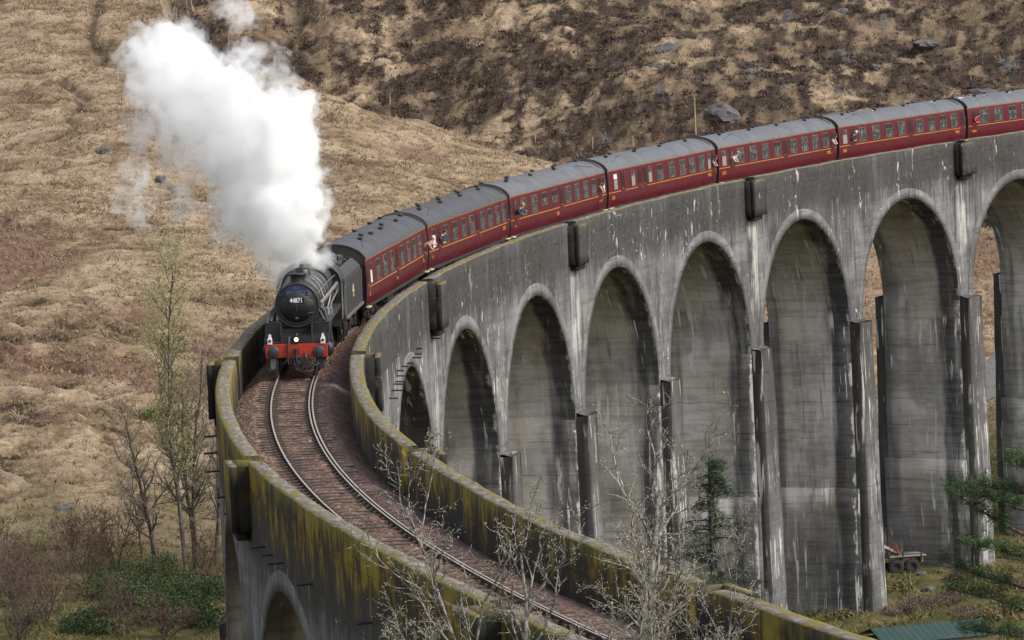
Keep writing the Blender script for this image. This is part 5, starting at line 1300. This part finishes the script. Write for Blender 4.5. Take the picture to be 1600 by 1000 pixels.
g3 = 'leafless bushes below the hillside'
for i, (d, l, h, lab, brk_) in enumerate([(309, -30.9, 5.6, 'big purplish leafless bush at the bottom left edge', 'twig_purple'), (316, -33.6, 4.6, 'leafless reddish bush at the left edge beneath the grey boulder', 'twig_purple'),
        (322.5, -29.4, 5.2, 'slim leafless sapling above the left rhododendron', 'bark_brown'), (330, -28.0, 4.8, 'leafless sapling between the bushes and the leaning tree', 'bark_brown'),
        (303, -26.0, 3.6, 'low tangled leafless bush in front of the rhododendrons', 'twig_purple'), (300.5, -31.8, 3.4, 'low grey leafless bush in the bottom left corner', 'bark_grey'),
        (321, -34.6, 4.4, 'pale leafless bush under the yellow slope at the left edge', 'bark_grey'), (336, -31.5, 3.2, 'small leafless bush below the boulder on the slope', 'twig_purple'), (300, -22.5, 3.0, 'low leafless bush between dark evergreens near the pier', 'twig_purple'), (318, -20.2, 4.2, 'leafless bush close against the viaduct foot', 'bark_brown')]):
    bare_tree('leafless_bush', place_dl(d, l), lab, 'bush', h, 0.05, 100+i, brk_, SH, (0, 0, 1), g3, 'deadleaf' if i % 3 == 0 else None, 0.09, 1, 0.014, stems=7, spreadw=0.40)
def shrub(name, base, rx, rz, label, cat, mat, seed, n, size, group=None, tint=0.45, aspect=0.4):
    root = empty(name, base, label, cat, group); r = np.random.RandomState(seed)
    cl = r.normal(0, 1, (22, 3)); cl /= np.linalg.norm(cl, axis=1)[:, None]; cl[:, 2] = np.abs(cl[:, 2])
    c = cl*np.array([rx, rx, rz])*r.uniform(0.45, 0.85, (22, 1))
    k = r.randint(0, 22, n); q = r.normal(0, 1, (n, 3)); q /= np.linalg.norm(q, axis=1)[:, None]
    P_ = c[k]+q*np.array([rx, rx, rz])*0.34*r.uniform(0.55, 1.0, (n, 1))
    P_[:, 2] = np.maximum(P_[:, 2], -0.1)
    u = r.normal(0, 1, (n, 3))+q*0.6; u /= np.linalg.norm(u, axis=1)[:, None]
    v = np.cross(u, r.normal(0, 1, (n, 3))); v /= np.linalg.norm(v, axis=1)[:, None]
    s = size*r.uniform(0.6, 1.3, (n, 1))
    V = np.stack([P_-u*s*.5, P_+v*s*aspect*.5, P_+u*s*.5, P_-v*s*aspect*.5], 1).reshape(-1, 3)
    t = np.repeat(tint+0.16*r.normal(0, 1, n)+0.14*r.normal(0, 1, 22)[k], 4)
    link('foliage', np_mesh('foliage', V, [np.arange(4*n).reshape(-1, 4)], False, {'tint': t}), mat, root)
    W = Wood(seed)
    for j in range(6):
        pts, rads = W.path((0, 0, -0.2), (r.normal(0, .5), r.normal(0, .5), 1), rz*0.9, 0.05, 4, 0.1, 0.02); W.paths[0].append((pts, rads, 4))
    link('stems', W.mesh(0, 'stems'), 'bark_brown', root)
    return root
g4 = 'rhododendrons below the viaduct'
for i, (d, l, rx, rz, lab) in enumerate([(318, -27.4, 2.2, 2.0, 'dark green rhododendron at the left end of the row'), (321, -24.8, 2.6, 2.2, 'broad dark rhododendron under the leaning bare tree'), (307, -22.9, 2.4, 2.0, 'dark rhododendron at the bottom edge beside the pier'),
        (303, -27.9, 2.2, 1.7, 'dark low rhododendron at the bottom edge, left of the others'), (304, -20.2, 1.9, 1.6, 'small rhododendron touching the foot of the viaduct'), (314, -21.3, 2.4, 1.9, 'glossy rhododendron beneath the twin trunks'), (313, -25.6, 2.5, 1.9, 'mid row rhododendron in front of the leaning tree')]):
    shrub('rhododendron', place_dl(d, l), rx*1.15, rz*1.15, lab, 'shrub', 'rhodo', 200+i, 3200, 0.20, g4, 0.52)
shrub('evergreen_bush', place_dl(365.2, -27.9), 0.95, 1.0, 'bright green rounded bush alone on the tussock slope', 'bush', 'brightbush', 220, 900, 0.15, None, 0.5)
shrub('gorse_bush', place_dl(337, -20.0), 1.0, 1.5, 'dark narrow evergreen close to the outer wall', 'bush', 'rhodo', 221, 900, 0.16, None, 0.45)
g5 = 'low bushes on the valley floor'
VB = [(296, 26.5, 1.5, 0.8, 'twig', 'purple brown bramble bank behind the green roof'), (292.5, 22.8, 1.3, 0.7, 'twig', 'purple brown bramble patch left of the bare pole'), (299, 29.8, 1.6, 0.9, 'herb', 'green and brown bush under the pine on the right'),
      (290, 30.0, 1.5, 0.9, 'herb', 'rough green bush at the right edge below the pine'), (303.5, 27.6, 1.2, 0.6, 'twig', 'brown bramble in front of the last near pier'), (287, 27.8, 1.0, 0.8, 'herb', 'leafy weeds beside the shed roof'), (310, 33.0, 1.6, 1.0, 'twig', 'brown bush at the right edge below the road'), (299.5, 21.6, 0.9, 0.5, 'twig', 'low brown bramble by the pale stones'), (284, 32.0, 1.5, 1.0, 'herb', 'rough green bush in the bottom right corner'), (294.5, 24.8, 2.4, 0.9, 'twig', 'broad bank of purple bramble round the thin dark pole'), (298.5, 31.6, 2.0, 1.0, 'twig', 'brown bramble bank at the right edge behind the pine'), (301.5, 23.2, 1.6, 0.6, 'herb', 'green weedy mound just below the trailer'), (289, 27.2, 2.0, 0.8, 'twig', 'bramble heap directly behind the right end of the roof'), (293, 19.4, 1.0, 0.5, 'herb', 'low green bush behind the parapet')]
M['bramble'] = leaf_mat('bramble_stem', [(0.15, (0.055, 0.034, 0.030)), (0.5, (0.13, 0.088, 0.072)), (0.9, (0.22, 0.165, 0.12))])
for i, (d, l, rx, rz, k, lab) in enumerate(VB):
    shrub('bramble_bush' if k == 'twig' else 'green_bush', place_dl(d, l), rx, rz, lab, 'bush', 'bramble' if k == 'twig' else 'herb', 240+i, 1500, 0.22, g5, 0.5, 0.16 if k == 'twig' else 0.35)
def conifer(base, h, label, seed):
    root = empty('spruce_tree', base, label, 'tree'); W = Wood(seed); r = W.r
    pts, rads = W.path((0, 0, -0.5), (0, 0, 1), h, 0.28, 14, 0.01, 0.05); W.paths[0].append((pts, rads, 7))
    tips = []
    for i in range(120):
        t = 0.12+0.86*(i/120)**0.9; z = t*h; ln = (1-t)*h*0.40+0.35
        a = r.uniform(0, 6.28); d0_ = Vector((math.cos(a), math.sin(a), 0.15))
        bp, br = W.path((0, 0, z), d0_, ln*r.uniform(.7, 1.15), 0.05, 6, 0.05, -0.03, 0.12); W.paths[1].append((bp, br, 3))
        for q in range(1, len(bp)):
            for m_ in range(3):
                s = bp[q-1].lerp(bp[q], r.random()); tips.append(s); tips.append(s+Vector((r.gauss(0, .16), r.gauss(0, .16), -abs(r.gauss(0, .16)))))
    link('trunk', W.mesh(0, 'trunk'), 'iron', root); b_ = link('branches', W.mesh(1, 'branches'), 'iron', root)
    leaves('needles', tips, 0.24, 5, 0.10, 'spruce', b_, seed, 0.5, 0.12, 0.45, 0.22)
conifer(place_dl(228, 9.2), 17.5, 'dark green spruce standing in front of the arch behind the near parapet', 81)
def pine(base, h, label, seed):
    root = empty('pine_tree', base, label, 'tree'); W = Wood(seed); r = W.r
    pts, rads = W.path((0, 0, -0.5), (0, 0, 1), h, 0.26, 12, 0.02, 0.05); W.paths[0].append((pts, rads, 8)); tips = []
    for z, az_, ln in [(8.4, -2.9, 4.2), (9.4, 2.9, 4.6), (10.6, -2.6, 3.9), (11.5, 3.05, 4.7), (12.6, -2.9, 3.9), (13.3, 2.6, 3.2), (14.6, -2.2, 2.6), (10.0, 0.3, 3.5), (12.0, -0.5, 3.4), (13.6, 0.6, 3.0), (9.0, 1.4, 3.5), (11.2, -1.3, 3.3), (14.8, 1.5, 2.2), (7.4, 3.0, 3.6), (15.2, -0.4, 1.8)]:
        a = az_+r.gauss(0, .08)-_y
        bp, br = W.path((0, 0, z*h/16), (math.cos(a), math.sin(a), 0.22), ln, 0.085, 8, 0.09, 0.02); W.paths[1].append((bp, br, 5))
        for q in range(3, len(bp)):
            for m_ in range(5):
                dv = Vector((r.gauss(0, 1), r.gauss(0, 1), abs(r.gauss(0, .5)))).normalized()
                sp_, sr_ = W.path(bp[q], dv, 0.6*r.uniform(.5, 1.2), 0.025, 3, 0.1, 0.1); W.paths[1].append((sp_, sr_, 3)); tips += sp_[1:]
    link('trunk', W.mesh(0, 'trunk'), 'bark_brown', root); b_ = link('branches', W.mesh(1, 'branches'), 'bark_brown', root)
    leaves('needles', tips, 0.30, 22, 0.13, 'pine', b_, seed, 0.1, 0.075, 0.62, 0.24)
pine(place_dl(200, 21.9), 16.5, 'scots pine with flat green needle clumps reaching in from the right edge', 82)

# ------------------------------------------------------------------ stones, posts, road
def boulder(d, l, r, label, sq=(1, 1, 0.6), sub=3, mat='stone', name='boulder', group='boulders on the slopes', cat='rock'):
    bm = bmesh.new(); bmesh.ops.create_icosphere(bm, subdivisions=sub, radius=1.0)
    from mathutils import noise as mn
    for v in bm.verts:
        n = mn.fractal(v.co*1.3+Vector((d, l, r)), 0.9, 2.1, 4); k = 1+0.38*n
        v.co = Vector((v.co.x*sq[0], v.co.y*sq[1], v.co.z*sq[2]))*r*k
        for ax in range(3): v.co[ax] = round(v.co[ax]/(r*0.16))*r*0.16*0.5+v.co[ax]*0.5
    me = bpy.data.meshes.new(name); bm.to_mesh(me); bm.free()
    o = link(name, me, mat); o.location = place_dl(d, l, -r*sq[2]*(0.62 if r > 0.5 else -0.1)); o.rotation_euler = (0.1, 0.15, d*1.7)
    return tag(o, label, cat, group)
for a in [(430.5, -35.7, 0.70, 'grey boulder with a dark hollow on the open grass left of the steam'), (520.5, 23.4, 1.7, 'broad grey crag on the heather hill above the fourth coach', (1.3, 1, .75)), (536.5, 47.5, 1.9, 'long pale slab of rock near the top right of the hill', (2.0, 0.7, .3)),
          (528.5, 27.4, 1.0, 'small grey crag above the broad one', (1.2, 1, .6)), (529.2, 41.1, 0.8, 'grey rock midway along the heather hill', (1.2, .8, .6)), (405.5, -28.5, 0.6, 'flat grey stone below the trailing steam'), (344.8, -32.8, 0.8, 'grey boulder near the foot of the tussock slope'),
          (517.5, 36.7, 2.3, 'grey slab outcrop just above the fifth coach roof', (1.7, 1.0, .45)), (524, 52.0, 1.8, 'grey slab outcrop above the roof of the last coach', (1.7, 1, .4)), (545, 38.5, 0.9, 'small grey crag near the upper edge of the hill', (1.2, 1, .8)), (424.0, -30.3, 0.5, 'low dark stone among the grass left of the steam'), (297.5, 20.7, 0.35, 'whitish stone at the foot of the nearest pier'), (300.5, 25.3, 0.45, 'pale stone on the grass behind the bramble'), (306, 25.4, 0.3, 'small pale stone beside the trailer wheels'), (304, 29.4, 0.35, 'white stone under the pine branches'), (299, 21.8, 0.3, 'small brown stone between pier and trailer'), (307.5, 26.8, 0.3, 'pale stone just right of the trailer'), (308.5, 28.2, 0.35, 'pale stone at the foot of the farther pier'), (302.5, 21.4, 0.3, 'grey stone at the right corner of the nearest pier'), (295.5, 28.4, 0.3, 'pale stone in the bramble below the pine')]:
    boulder(*a)
g6 = 'fence posts along the ridge'
for i, (d, l, h, lab) in enumerate([(529.8, -34.1, 1.3, 'fence post above the top of the steam'), (548.5, -32.7, 1.5, 'fence post behind the upper edge of the steam'), (549, -30.7, 1.6, 'fence post left of the small wisp of steam'), (548, -28.3, 1.3, 'fence post just right of the small wisp'), (544.8, -25.4, 1.4, 'fence post where the ridge starts to drop'), (541.5, -23.3, 1.6, 'tall thin fence post above the right lobe of the steam'), (540, -19.6, 1.3, 'fence post over the bare ridge right of the steam'), (535, -12.4, 1.3, 'lone fence post half way down the ridge'), (523, -1.2, 1.2, 'fence post on the low saddle of the ridge'), (520, 3.4, 1.1, 'fence post left of the pair above the third coach'), (518.5, 9.5, 1.3, 'fence post above the third coach'), (517.3, 13.8, 1.3, 'fence post above the end of the third coach')]):
    o = MB().tube([(0, 0, -0.4), (0.01, 0, h)], [0.065, 0.055], 6).tube([(0, 0, h), (0, 0, h+0.03)], [0.055, 0.02], 6).build('fence_post', 'wood'); o.location = place_dl(d, l); tag(o, lab, 'fence post', g6)
po = empty('telegraph_pole', place_dl(518, 20.6), 'pale telegraph pole standing on the heather behind the fourth coach', 'pole')
MB().tube([(0, 0, -0.5), (0, 0, 4.0)], [0.10, 0.075], 8).build('pole', 'wood', po); MB().box(-0.05, 0.05, -0.5, 0.5, 3.6, 3.7).build('crossarm', 'wood', po)
po = empty('wooden_post', place_dl(509.5, -33.9), 'tall pale wooden post at the top edge above the steam', 'post')
MB().tube([(0, 0, -0.5), (0.03, 0, 2.4)], [0.09, 0.07], 8).build('post', 'pipe', po); MB().box(-0.10, 0.10, -0.10, 0.10, 2.4, 2.45).build('cap', 'pipe', po)
po = MB().tube([(0, 0, -0.3), (0.02, 0, 3.2)], [0.03, 0.02], 6).tube([(0.02, 0, 3.2), (0.02, 0, 3.24)], [0.03, 0.03], 6).build('thin_pole', 'iron'); po.location = place_dl(294, 23.6); tag(po, 'thin dark pole standing in the bramble behind the green roof', 'pole')
rp_ = [(372, 25.5), (377.8, 28.0), (386, 32.0), (398, 37.2), (407.5, 41.5), (412.7, 43.8), (420, 48), (430, 56)]
rows = []
for i in range(len(rp_)-1):
    for k in range(10):
        t = k/10; d = rp_[i][0]*(1-t)+rp_[i+1][0]*t; l = rp_[i][1]*(1-t)+rp_[i+1][1]*t
        dx_, dy_ = rp_[i+1][0]-rp_[i][0], rp_[i+1][1]-rp_[i][1]; q = math.hypot(dx_, dy_); nx_, ny_ = -dy_/q, dx_/q
        row = []
        for w in np.linspace(-1.9, 1.9, 8):
            p = place_dl(d+nx_*w, l+ny_*w, 0.16-0.02*w*w*0.3); row.append(tuple(p))
        rows.append(row)
o = MB().sheet(rows, True).build('gravel_road', 'gravel'); o['kind'] = 'structure'

# ------------------------------------------------------------------ things on the valley floor
YL = Matrix.Rotation(-_y, 4, 'Z')
def site(d, l, yaw, dz=0.0): return Matrix.Translation(place_dl(d, l, dz)) @ Matrix.Rotation(yaw-_y, 4, 'Z')
fw = empty('timber_trailer', (0, 0, 0), 'yellow and grey forestry trailer with crane arm and twin rear wheels parked behind the pier', 'trailer'); fw.matrix_world = site(309.0, 24.4, math.radians(8))
for x in (0.52, -0.52):
    for y in (-0.75, 0.75):
        w = MB().lathe([(0.24, -0.16), (0.40, -0.19), (0.47, -0.15), (0.48, 0.0), (0.47, 0.15), (0.40, 0.19), (0.24, 0.16)], (x, y, 0.48), 'y', 20, caps=False)
        for k in range(16): a = k*math.pi/8; w.box(x+0.47*math.cos(a)-0.04, x+0.47*math.cos(a)+0.04, y-0.17, y+0.17, 0.48+0.47*math.sin(a)-0.04, 0.48+0.47*math.sin(a)+0.04)
        wo = w.build('wheel', 'tyre', fw); MB().lathe([(0.25, -0.06), (0.12, -0.10), (0.12, 0.10), (0.25, 0.06)], (x, y, 0.48), 'y', 12).build('rim', 'under', wo)
MB().box(-3.2, 1.25, -0.28, 0.28, 0.72, 0.92).box(1.1, 1.25, -0.8, 0.8, 0.7, 1.0).build('chassis', 'yellow', fw, 0.02)
MB().box(-0.9, 0.9, -0.62, -0.48, 0.62, 0.80).box(-0.9, 0.9, 0.48, 0.62, 0.62, 0.80).build('bogie_beam', 'rust', fw)
for x in (-1.6, -0.1, 1.1): MB().box(x-0.05, x+0.05, -0.95, 0.95, 0.92, 1.04).tube([(x, -0.92, 1.0), (x, -0.98, 1.5)], 0.05, 6).tube([(x, 0.92, 1.0), (x, 0.98, 1.5)], 0.05, 6).build('bunk', 'under', fw)
for i in range(6):
    y = -0.6+0.24*i; MB().tube([(-0.9+0.1*i, y, 1.12+0.05*(i % 2)), (1.5-0.07*i, y+0.05, 1.12+0.04*(i % 3))], 0.085, 8).build('log', 'under' if i % 2 else 'pipe', fw)
g_ = MB()
for y in np.linspace(-0.7, 0.7, 6): g_.tube([(-0.3, y, 1.3), (-0.45, y, 1.9)], 0.035, 6)
g_.tube([(-0.45, -0.75, 1.9), (-0.45, 0.75, 1.9)], 0.045, 6).tube([(-0.3, -0.75, 1.3), (-0.3, 0.75, 1.3)], 0.045, 6); g_.build('headboard_rack', 'rust', fw)
MB().tube([(-0.3, 0, 1.25), (-2.6, 0, 2.5)], 0.10, 8).tube([(-0.5, 0.1, 1.5), (-2.2, 0.1, 2.4)], 0.05, 6).build('crane_arm', 'frame', fw); MB().tube([(-2.6, 0, 2.5), (-3.4, 0, 1.5)], 0.08, 8).build('jib', 'rust', fw)
MB().box(-2.6, -1.9, -0.9, -0.3, 0.35, 0.75).box(-2.6, -2.5, -0.95, 0.9, 0.35, 0.9).build('tool_box', 'tank', fw, 0.02)
tk = empty('storage_tank', (0, 0, 0), 'dark cylindrical tank lying half hidden behind the pier', 'tank'); tk.matrix_world = site(326, 23.4, math.radians(40))
MB().lathe([(0.0, -1.8), (0.6, -1.75), (0.95, -1.55), (1.0, -1.4), (1.0, 1.4), (0.95, 1.55), (0.6, 1.75), (0.0, 1.8)], (0, 0, 1.25), 'x', 28, caps=False).build('shell', 'tank', tk)
for x in (-1.0, 1.0): MB().box(x-0.12, x+0.12, -0.8, 0.8, -0.2, 0.55).build('cradle', 'rust', tk)
MB().lathe([(0.2, 0), (0.2, 0.16), (0.24, 0.16), (0.24, 0.22)], (0, 0, 2.22), 'z', 12).build('hatch', 'tank', tk)
pk = empty('plank_stack', (0, 0, 0), 'stack of pale sawn planks seen in the gap between two piers', 'planks'); pk.matrix_world = site(346, 25.4, math.radians(-25))
for i in range(4):
    for j in range(5): MB().box(-1.2+0.03*(i*j % 3), 1.2, -0.75+0.3*j, -0.49+0.3*j, 0.3+0.14*i, 0.42+0.14*i).build('plank', 'wood', pk)
MB().box(-1.0, -0.85, -0.8, 0.8, -0.1, 0.298).box(0.85, 1.0, -0.8, 0.8, -0.1, 0.298).build('bearers', 'rust', pk)
jk = empty('scrap_sheet', (0, 0, 0), 'rusty red bent metal sheet lying at the foot of the pier', 'scrap metal'); jk.matrix_world = site(299.6, 16.7, 0.3, 0.28)
MB().sheet([[(-1.0+0.4*i, -0.6+0.4*j, 0.35+0.10*math.sin(i*1.3)+0.06*j) for i in range(6)] for j in range(4)]).sheet([[(-1.0+0.4*i, -0.6+0.4*j, 0.33+0.10*math.sin(i*1.3)+0.06*j) for i in range(6)] for j in range(4)]).build('sheet', 'rust', jk)
MB().box(-1.0, -0.2, -0.9, -0.62, 0.0, 0.42).box(-0.6, -0.5, -0.6, 0.6, 0.0, 0.32).build('frame', 'red', jk, 0.02)
dm = empty('old_drum', (0, 0, 0), 'weathered cylinder lying on its side beside the rusty sheet', 'drum'); dm.matrix_world = site(298.6, 17.5, 0.2, 0.22)
MB().lathe([(0.0, -0.7), (0.22, -0.7), (0.24, -0.66), (0.24, -0.2), (0.255, -0.18), (0.24, -0.16), (0.24, 0.2), (0.255, 0.22), (0.24, 0.24), (0.24, 0.66), (0.22, 0.7), (0.0, 0.7)], (0, 0, 0.24), 'x', 18, caps=False).build('body', 'under', dm)
MB().lathe([(0.05, -0.8), (0.12, -0.78), (0.12, -0.7)], (0, 0, 0.24), 'x', 10).build('cap', 'white', dm)
pt = empty('wooden_pallet', (0, 0, 0), 'grey slatted pallet leaning at the foot of the pier', 'pallet'); pt.matrix_world = site(298.8, 19.0, 0.1, 0.25) @ Matrix.Rotation(0.25, 4, 'X')
for i in range(6): MB().box(-0.6+0.21*i, -0.46+0.21*i, -0.5, 0.5, 0.30, 0.33).build('slat', 'frame', pt)
for y in (-0.45, 0, 0.45): MB().box(-0.62, 0.75, y-0.04, y+0.04, 0.17, 0.299).build('bearer', 'wood', pt)
dg = MB().tube([(-0.35, 0, 0.1), (-0.1, 0, 0.28), (0.1, 0.02, 0.22), (0.4, 0.1, 0.55)], [0.14, 0.18, 0.12, 0.05], 7).tube([(0.1, 0, 0.2), (0.3, -0.2, 0.4)], [0.08, 0.03], 5).build('tree_stump', 'rust'); dg.matrix_world = site(293, 13.4+1.6, 0.4); tag(dg, 'rotten reddish stump in the grass behind the parapet', 'stump')
sh = empty('shed', (0, 0, 0), 'small shed with a faded green sheet roof at the bottom right', 'shed')
sh.matrix_world = site(274, 22.9, math.radians(16))
gz0 = 0.0
MB().box(-3.0, 3.0, -1.9, 1.9, -0.5, 1.55).build('wall', 'wood', sh)
rfm = MB()
for z0_ in (0.0, -0.05):
    rfm.sheet([[(-3.4+0.2*i, y, 1.62+z0_+(0.62*(1-abs(y)/2.2))+0.015*(i % 2)) for i in range(35)] for y in (-2.2, -1.1, 0, 1.1, 2.2)])
rfo = rfm.build('roof', 'greenroof', sh)
MB().tube([(3.42, -2.25, 1.60), (3.42, 0, 2.24), (3.42, 2.25, 1.60)], 0.06, 4).build('barge_board', 'wood', rfo)
MB().box(3.0, 3.03, -0.6, 0.3, -0.5, 1.4).build('door', 'rust', sh)

# ------------------------------------------------------------------ steam
from mathutils import noise as mnoise
BLOBS = [(191.9, -7.91, 4.14, 0.33, 1), (192.3, -8.21, 4.49, 0.61, 1), (190.7, -8.57, 5.33, 1.11, 1), (191.8, -9.34, 6.06, 1.37, 1), (194.4, -10.07, 6.69, 1.55, 1), (192.9, -8.95, 6.99, 1.38, 1), (194.3, -10.26, 8.0, 1.6, 1), (191.7, -8.7, 8.46, 1.27, 1), (192.7, -8.92, 9.56, 1.12, 1), (191.6, -7.98, 10.21, 0.61, 1), (195.4, -11.32, 8.64, 1.24, 0.8), (195.2, -11.89, 9.84, 1.5, 0.8), (196.7, -12.65, 10.59, 1.41, 0.8), (197.7, -13.54, 11.24, 1.36, 0.8), (199.2, -14.18, 11.93, 1.27, 0.8), (199.2, -13.64, 12.85, 0.84, 0.75), (198.1, -12.82, 11.98, 1.15, 0.75), (199.3, -14.66, 12.02, 0.74, 0.7), (195.0, -11.17, 11.11, 1.09, 0.7), (193.8, -10.53, 9.71, 1.28, 0.8), (190.0, -7.9, 6.36, 0.75, 1), (189.4, -7.55, 5.5, 0.45, 1), (193.5, -10.09, 5.46, 0.97, 0.8), (193.8, -10.64, 4.9, 0.56, 0.6), (198.7, -14.54, 9.41, 0.84, 0.45), (200.5, -15.27, 7.57, 0.48, 0.45), (199.6, -15.27, 6.4, 0.4, 0.4), (199.7, -15.28, 5.68, 0.26, 0.3), (196.2, -12.67, 8.4, 0.94, 0.5), (196.1, -13.13, 7.12, 0.68, 0.4), (196.4, -12.8, 6.17, 0.47, 0.3), (193.6, -10.5, 11.64, 0.77, 0.5), (193.2, -9.45, 11.87, 0.67, 0.4), (193.5, -8.79, 10.8, 0.51, 0.5), (195.3, -10.78, 14.07, 0.52, 0.45), (193.4, -10.09, 13.88, 0.36, 0.35), (193.6, -9.38, 4.19, 0.87, 0.4), (196.1, -11.63, 5.75, 0.62, 0.4)]
def plume_hull(name, sel, scale, grow, vox, amp, parent, mat, seed, keep=1e9):
    bm = bmesh.new()
    for (d, l, z, r, w) in BLOBS:
        if not sel(w): continue
        x, y = from_dl(d, l)
        bmesh.ops.create_icosphere(bm, subdivisions=3, radius=r*scale+grow, matrix=Matrix.Translation((float(x), float(y), z)))
    me = bpy.data.meshes.new(name); bm.to_mesh(me); bm.free()
    o = bpy.data.objects.new(name, me); COL.objects.link(o)
    md = o.modifiers.new('remesh', 'REMESH'); md.mode = 'VOXEL'; md.voxel_size = vox
    bpy.context.view_layer.update()
    ev = bpy.data.meshes.new_from_object(o.evaluated_get(bpy.context.evaluated_depsgraph_get()))
    bpy.data.objects.remove(o)
    nv = len(ev.vertices); co = np.empty(nv*3, np.float32); ev.vertices.foreach_get('co', co); co = co.reshape(-1, 3)
    no = np.empty(nv*3, np.float32); ev.vertices.foreach_get('normal', no); no = no.reshape(-1, 3)
    off = Vector((seed*3.1, 0, seed))
    dsp = np.array([mnoise.fractal((Vector(c)+off)*0.8, 0.65, 2.1, 6)*1.0+0.8*(0.3-abs(mnoise.noise((Vector(c)+off)*1.7)))+0.45*(0.3-abs(mnoise.noise((Vector(c)+off)*3.9)))+0.2*(0.3-abs(mnoise.noise((Vector(c)+off)*8.1))) for c in co.tolist()])
    co = co+no*(dsp*amp)[:, None]
    ev.vertices.foreach_set('co', co.astype(np.float32).ravel()); ev.update()
    o = bpy.data.objects.new(name, ev); COL.objects.link(o)           # close the folds the displacement made
    md = o.modifiers.new('remesh', 'REMESH'); md.mode = 'VOXEL'; md.voxel_size = vox*0.8
    bpy.context.view_layer.update()
    ev = bpy.data.meshes.new_from_object(o.evaluated_get(bpy.context.evaluated_depsgraph_get()))
    bpy.data.objects.remove(o)
    bm = bmesh.new(); bm.from_mesh(ev); seen = set(); kill = []; comps = []
    for v0 in bm.verts:                     # drop shreds cut loose from the plume
        if v0.index in seen: continue
        stack = [v0]; seen.add(v0.index); comp = []
        while stack:
            q = stack.pop(); comp.append(q)
            for e in q.link_edges:
                w_ = e.other_vert(q)
                if w_.index not in seen: seen.add(w_.index); stack.append(w_)
        comps.append(comp)
    big_ = max(len(c_) for c_ in comps)
    for c_ in comps:
        if len(c_) < (keep if keep < 1e6 else big_): kill += c_
    bmesh.ops.delete(bm, geom=kill, context='VERTS'); bm.to_mesh(ev); bm.free()
    ev.polygons.foreach_set('use_smooth', np.ones(len(ev.polygons), bool))
    return link(name, ev, mat, parent)
def steam_mat(name, dens, lo, hi, scale):
    g = G(name); p = g.pos()
    if lo is None: den = dens
    else:
        n = g.noise(p, scale, 4.0, 0.62, 0.6); den = g.mul(g.step(n, lo, hi), dens)
    pv = g.n('ShaderNodeVolumeScatter', {'Color': (0.965, 0.97, 0.98), 'Density': den, 'Anisotropy': 0.15})
    g.nt.links.new(pv.outputs[0], g.out.inputs['Volume'])
    return g.m
pm = empty('steam_plume', SUZ(43, -1, 4), 'big white plume of steam blowing back from the engine over the hillside', 'steam')
def padopt(o):
    o.parent = pm; o.matrix_parent_inverse = Matrix.Translation(-Vector(pm.location)); return o
padopt(plume_hull('dense_steam', lambda w: w >= 0.95, 0.84, 0.0, 0.085, 0.45, None, steam_mat('steam_dense', 1.9, None, None, 1), 1))
padopt(plume_hull('soft_steam', lambda w: w >= 0.65, 0.94, 0.02, 0.09, 0.50, None, steam_mat('steam_soft', 1.5, 0.42, 0.58, 1.0), 2))
padopt(plume_hull('thin_steam', lambda w: True, 1.14, 0.14, 0.13, 0.65, None, steam_mat('steam_thin', 1.0, 0.45, 0.62, 1.15), 3, 300))
